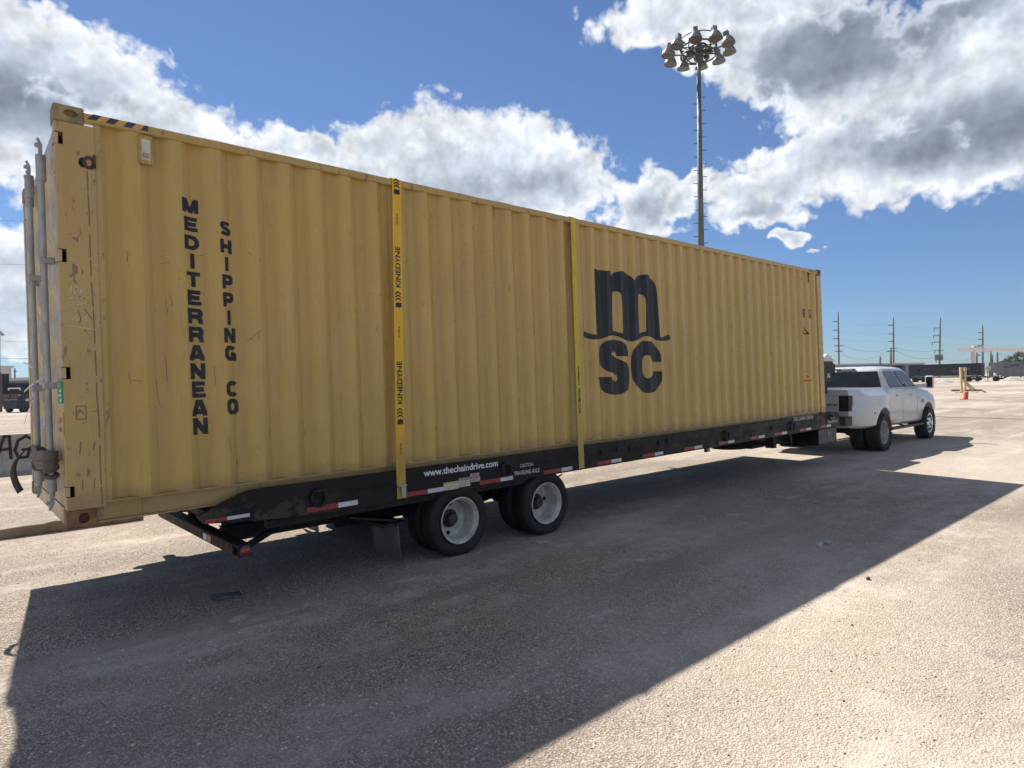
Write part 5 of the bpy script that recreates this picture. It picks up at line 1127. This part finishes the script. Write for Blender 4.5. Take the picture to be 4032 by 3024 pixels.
for x,r in ((.8,.30),(-.75,.38)):
    for s in (-1,1): bm=new(); lathe(bm,[(s*Wf*.36,r*.5),(s*Wf*.36,r),(s*Wf*.50,r),(s*Wf*.50,r*.5),(s*Wf*.48,.01)],(x,0,r),'Y',24); build('wheel',bm,M['rubber_dusty'],fk)

# ------------------------------------------------------------------ sheds, gantry, poles, cables, trees
def shed(u0,u1,d0,d1,vtop,m,label,roof=None,name='warehouse',cat='warehouse'):
    a=ground_at(u0,d0); b=ground_at(u1,d1); h=height_at(u1,vtop,d1); d=(b-a); L_=d.length; rz=math.atan2(d.y,d.x); o=thing(name,label,cat,loc=a,rz=rz)
    bm=new(); box(bm,0,L_,0,25,0,h); build('wall',bm,m,o); bm=new()
    if roof=='gable': prism(bm,[(-.5,h+.02),(L_/2,h+h*.35),(L_+.5,h+.02)],-.5,25.5)
    else: box(bm,-.3,L_+.3,-.4,25.4,h+.01,h+.5)
    build('roof',bm,M['shed_roof'],o); bm=new(); n=max(2,int(L_/6))
    for k in range(n): box(bm,L_*k/n,L_*k/n+.12,-.08,-.01,.2,h-.1)
    build_each('wall_rib',bm,m,o); return o
shed(3284,3640,235,250,1433,M['shed'],'long low grey green shed beyond the railcars')
shed(3225,3282,185,190,1423,M['pale_wall'],'pale gabled shed peeping out right of the container',roof='gable')
shed(-60,46,150,158,1449,M['pale_wall'],'small pale block building above the black tank railcar at far left')
GD=205.
ga=thing('gantry_crane','faded pink gantry frame rising above the grey railcar','gantry',loc=ground_at(3833,GD))
def rel(u,v,D,o): return at(u,v,D)-Vector(o.location)
bm=new(); z_=lambda v:height_at(3833,v,GD)
beam(bm,rel(3771,1374,GD,ga),rel(4200,1372,GD-25,ga),.5,.45); build('beam_top',bm,M['gantry'],ga); bm=new(); beam(bm,rel(3771,1382,GD,ga),rel(4200,1378,GD-25,ga),.5,.45); build('beam_bottom',bm,M['gantry'],ga)
bm=new(); beam(bm,(0,0,0),(0,0,height_at(3833,1368,GD)),.95,.95); build('column',bm,M['gantry'],ga)
bm=new(); beam(bm,rel(3829,1366,GD,ga),rel(3868,1365,GD,ga),1.2,.6); build('trolley',bm,M['pale_wall'],ga)
bm=new(); beam(bm,rel(3853,1384,GD,ga),rel(3892,1383,GD,ga),.6,.35); build('hoist_beam',bm,M['gantry'],ga)
bm=new(); q=ground_at(4150,GD-22)-Vector(ga.location); beam(bm,q,q+Vector((0,0,height_at(4150,1378,GD-22))),.9,.9); build('column',bm,M['gantry'],ga)
PD_=300.; PX=lambda a,b:(3100+a*.4213,1200+b*.4213)
def pole(label,top,base_u,arms,name='transmission_pole',cat='utility pole',D=PD_,r=.42,m='pole_steel',group='tall power poles beyond the yard',ins=False):
    tu,tv=PX(*top); bu,_=PX(base_u,0); g0=ground_at(bu,D); o=thing(name,label,cat,loc=g0,group=group); T_=at(tu,tv,D)-g0; s=D/FPX*.4213
    bm=new(); tube(bm,[(0,0,0),T_*.7,T_*.93,T_],[r,r*.8,r*.6,r*.35],8); build('pole_shaft',bm,M[m],o)
    for (x0,x1,y) in arms:
        A=at(*PX(x0,y),D)-g0; B=at(*PX(x1,y-2),D)-g0; bm=new(); beam(bm,A,B,.35,.35); build('cross_arm',bm,M[m],o)
        if ins:
            bm=new(); tube(bm,[A,A-Vector((0,0,1.6))],.16,5); build('insulator',bm,M[m],o)
    return o
p1=pole('leftmost tall power pole, nearest the container, with three left arms',(475,62),486,[(422,475,158),(426,476,238),(428,478,317),(440,522,384),(442,517,437)])
p2=pole('second tall power pole, above the truck cab',(992,118),995,[(942,991,192),(943,992,273),(942,992,344),(960,1026,408),(955,1031,434)])
p3=pole('third tall power pole, leaning left and carrying transformers',(1431,120),1421,[(1372,1428,218),(1368,1426,286),(1353,1425,350),(1378,1463,427),(1390,1456,512)],ins=True)
bm=new()
for a_,b_ in ((1395,487),(1435,487)): q=at(*PX(a_,b_+6),PD_)-Vector(p3.location); lathe(bm,[(-1.3,.9),(1.3,.9)],q,'Z',12,True)
build_each('transformer',bm,M['mast'],p3)
p4=pole('rightmost tall power pole, crossing the pink gantry',(1826,187),1828,[(1783,1826,260),(1783,1827,324),(1780,1827,379)])
for lab,top,b,arms in (('short bare post with a lamp beside the second tall pole',(868,480),870,[(868,880,508)]),('short wooden pole with a cross arm, touching the second tall pole',(968,398),970,[(932,1000,436)]),('short wooden pole with a cross arm, right of the gantry column',(1770,445),1772,[(1768,1806,472)]),
    ('thicker short pole right of the rightmost tall pole',(1903,430),1903,[]),('thin short pole close to the thicker one',(1919,465),1919,[]),('leaning short pole left of the tree',(1963,440),1968,[])):
    pole(lab,top,b,arms,'wooden_pole','utility pole',240.,.28 if 'thin' in lab else .42,'pole_wood','short poles beyond the railcars')
gl=ground_at(59,260); o=thing('wooden_pole','tiny far utility pole above the black tank railcar','utility pole',loc=gl,group='short poles beyond the railcars'); bm=new(); tube(bm,[(0,0,0),(0,0,height_at(59,1450,260))],.28,6); build('pole_shaft',bm,M['pole_wood'],o); bm=new(); beam(bm,at(54,1462,260)-gl,at(67,1463,260)-gl,.3); build('cross_arm',bm,M['pole_wood'],o)
def cable(pts,D0,D1,label,r=.05,sag=0):
    a=at(*pts[0],D0); b=at(*pts[1],D1); bm=new(); P_=[]
    for k in range(17): t=k/16; P_.append(a.lerp(b,t)-Vector((0,0,4*sag*t*(1-t)))-a)
    tube(bm,P_,r*.6,4); o=build('power_cable',bm,M['cable']); o.location=a; tag(o,label,'power cable','overhead power cables')
names=['topmost','second','third']
K=[(425,158,942,192),(426,238,943,273),(428,317,942,344)]
for i,(x0,y0,x1,y1) in enumerate(K): cable((PX(x0,y0),PX(x1,y1)),PD_,PD_,'%s thin cable between the first and second tall poles'%names[i],.03,.4)
K=[(942,192,1372,218),(943,273,1368,300),(942,344,1353,352)]
for i,(x0,y0,x1,y1) in enumerate(K): cable((PX(x0,y0),PX(x1,y1)),PD_,PD_,'%s thin cable between the second and third tall poles'%names[i],.03,.4)
K=[(1428,218,1783,260),(1426,286,1783,324),(1425,350,1780,379)]
for i,(x0,y0,x1,y1) in enumerate(K): cable((PX(x0,y0),PX(x1,y1)),PD_,PD_,'%s thin cable between the third and rightmost tall poles'%names[i],.03,.4)
cable((PX(300,453),PX(442,466)),PD_,PD_,'low cable from the container edge to the first tall pole',.09,1.5); cable((PX(517,466),PX(932,434)),PD_,PD_,'sagging low cable between the first and second tall poles',.09,3); cable((PX(522,384),PX(960,408)),PD_,PD_,'upper slack cable between the first and second tall poles',.07,2)
cable((PX(1031,434),PX(1390,487)),PD_,PD_,'sagging low cable from the second pole to the transformers',.09,2); cable((PX(1456,487),PX(1768,472)),PD_,240,'low cable from the transformers to the short pole by the gantry',.09,2); cable((PX(1026,408),PX(1378,427)),PD_,PD_,'upper slack cable from the second to the third tall pole',.07,1)
cable((PX(1435,560),PX(1806,472)),PD_,240,'rising slanted cable meeting the short pole by the gantry',.07,1); cable((PX(1963,445),PX(2300,500)),240,230,'cable running down from the leaning short pole behind the tree',.07,1)
cable(((-60,1404),(150,1412)),200,200,'darker cable crossing the sky at far left, left of the doors',.12,.3); cable(((-60,1336),(150,1346)),200,200,'faint cable above the darker one at far left',.06,.3); cable(((-60,866),(150,868)),120,120,'high faint cable left of the locking rods, upper one',.035,.1); cable(((-60,950),(150,953)),120,120,'high faint cable left of the locking rods, lower one',.035,.1); cable(((-60,1038),(150,1040)),120,120,'third faint cable left of the locking rods',.035,.1)
# pole at the very left edge, with a lamp head
ld=60.; g0=ground_at(1,ld); o=thing('lamp_pole','dark steel lamp pole cut by the left edge of the picture','lamp pole',loc=g0); bm=new(); tube(bm,[(0,0,0),at(1,1470,ld)-g0,at(-1,1465,ld)-g0,at(-1,1320,ld)-g0],[.13,.13,.05,.05],10); build('pole_shaft',bm,M['pole_steel'],o)
bm=new(); q=at(-2,1305,ld)-g0; beam(bm,q,at(13,1320,ld)-g0,.22,.14); build('lamp_head',bm,M['mast'],o)
bm=new(); q0=at(-10,1516,60)-g0; q1=at(60,1518,70)-g0
for uu in (10,): beam(bm,ground_at(uu,72)-g0,at(uu,1503,72)-g0,.12)
build('bollard',bm,M['timber'],o) if False else bm.free()

def tree(u,D,vtop,wpx,label,seed,name='leafy_tree'):
    r_=random.Random(seed); g0=ground_at(u,D); o=thing(name,label,'tree',loc=g0,group='trees at the right edge of the yard'); H_=height_at(u,vtop,D); wR=wpx/FPX*D/2
    bm=new(); tube(bm,[(0,0,0),(.1,.05,H_*.3),(.0,.1,H_*.6)],[H_*.035,H_*.028,H_*.012],8)
    for k in range(7): a=k*.9+r_.random(); tube(bm,[(.05,.05,H_*(.28+.03*k)),(wR*.4*math.cos(a),wR*.4*math.sin(a),H_*(.5+.04*k)),(wR*.75*math.cos(a),wR*.75*math.sin(a),H_*(.62+.04*k))],[H_*.014,H_*.009,H_*.004],5)
    build('trunk',bm,M['bark'],o); bm=new(); cl=[]
    for k in range(46):
        a=r_.uniform(0,6.28); rr_=math.sqrt(r_.random())*.9; zz=r_.random(); prof=math.sin(PI*(.15+.8*zz)); cl.append((Vector((wR*rr_*prof*math.cos(a),wR*rr_*prof*math.sin(a),H_*(.38+.60*zz))),r_.uniform(.10,.24)*wR))
    for c_,cr in cl:
        for j in range(170):
            d=Vector((r_.gauss(0,1),r_.gauss(0,1),r_.gauss(0,.8))).normalized()*cr*r_.random()**.4; p=c_+d; s=r_.uniform(.10,.24); n=Vector((r_.gauss(0,1),r_.gauss(0,1),r_.gauss(0,1))).normalized(); t=n.orthogonal().normalized(); b=n.cross(t)
            bm.faces.new([bm.verts.new(p+t*s),bm.verts.new(p+b*s*.6),bm.verts.new(p-t*s),bm.verts.new(p-b*s*.6)][:4])
    build('crown',bm,M['leaves'],o,norm=False); return o
tree(4020,215,1392,135,'broad green tree at the right edge above the grey railcar',2)
tree(3965,225,1415,55,'smaller tree leaning out left of the broad green tree',5)
tree(3944,222,1424,30,'low shrub left of the trees, just above the grey railcar',9,'shrub')
tree(4110,210,1400,120,'green tree mostly outside the right edge of the picture',12) if False else None

# ------------------------------------------------------------------ faint air
bm=new(); box(bm,-500,600,-400,700,-1,60)
hz=build('haze',bm,bpy.data.materials.new('haze')); hz['kind']='stuff'; hm=hz.data.materials[0]; hm.use_nodes=True; hn=hm.node_tree; hn.nodes.clear(); vp=hn.nodes.new('ShaderNodeVolumePrincipled'); vp.inputs['Color'].default_value=(.75,.84,1,1); vp.inputs['Density'].default_value=.00018; vp.inputs['Anisotropy'].default_value=.2
ho=hn.nodes.new('ShaderNodeOutputMaterial'); hn.links.new(vp.outputs[0],ho.inputs['Volume'])
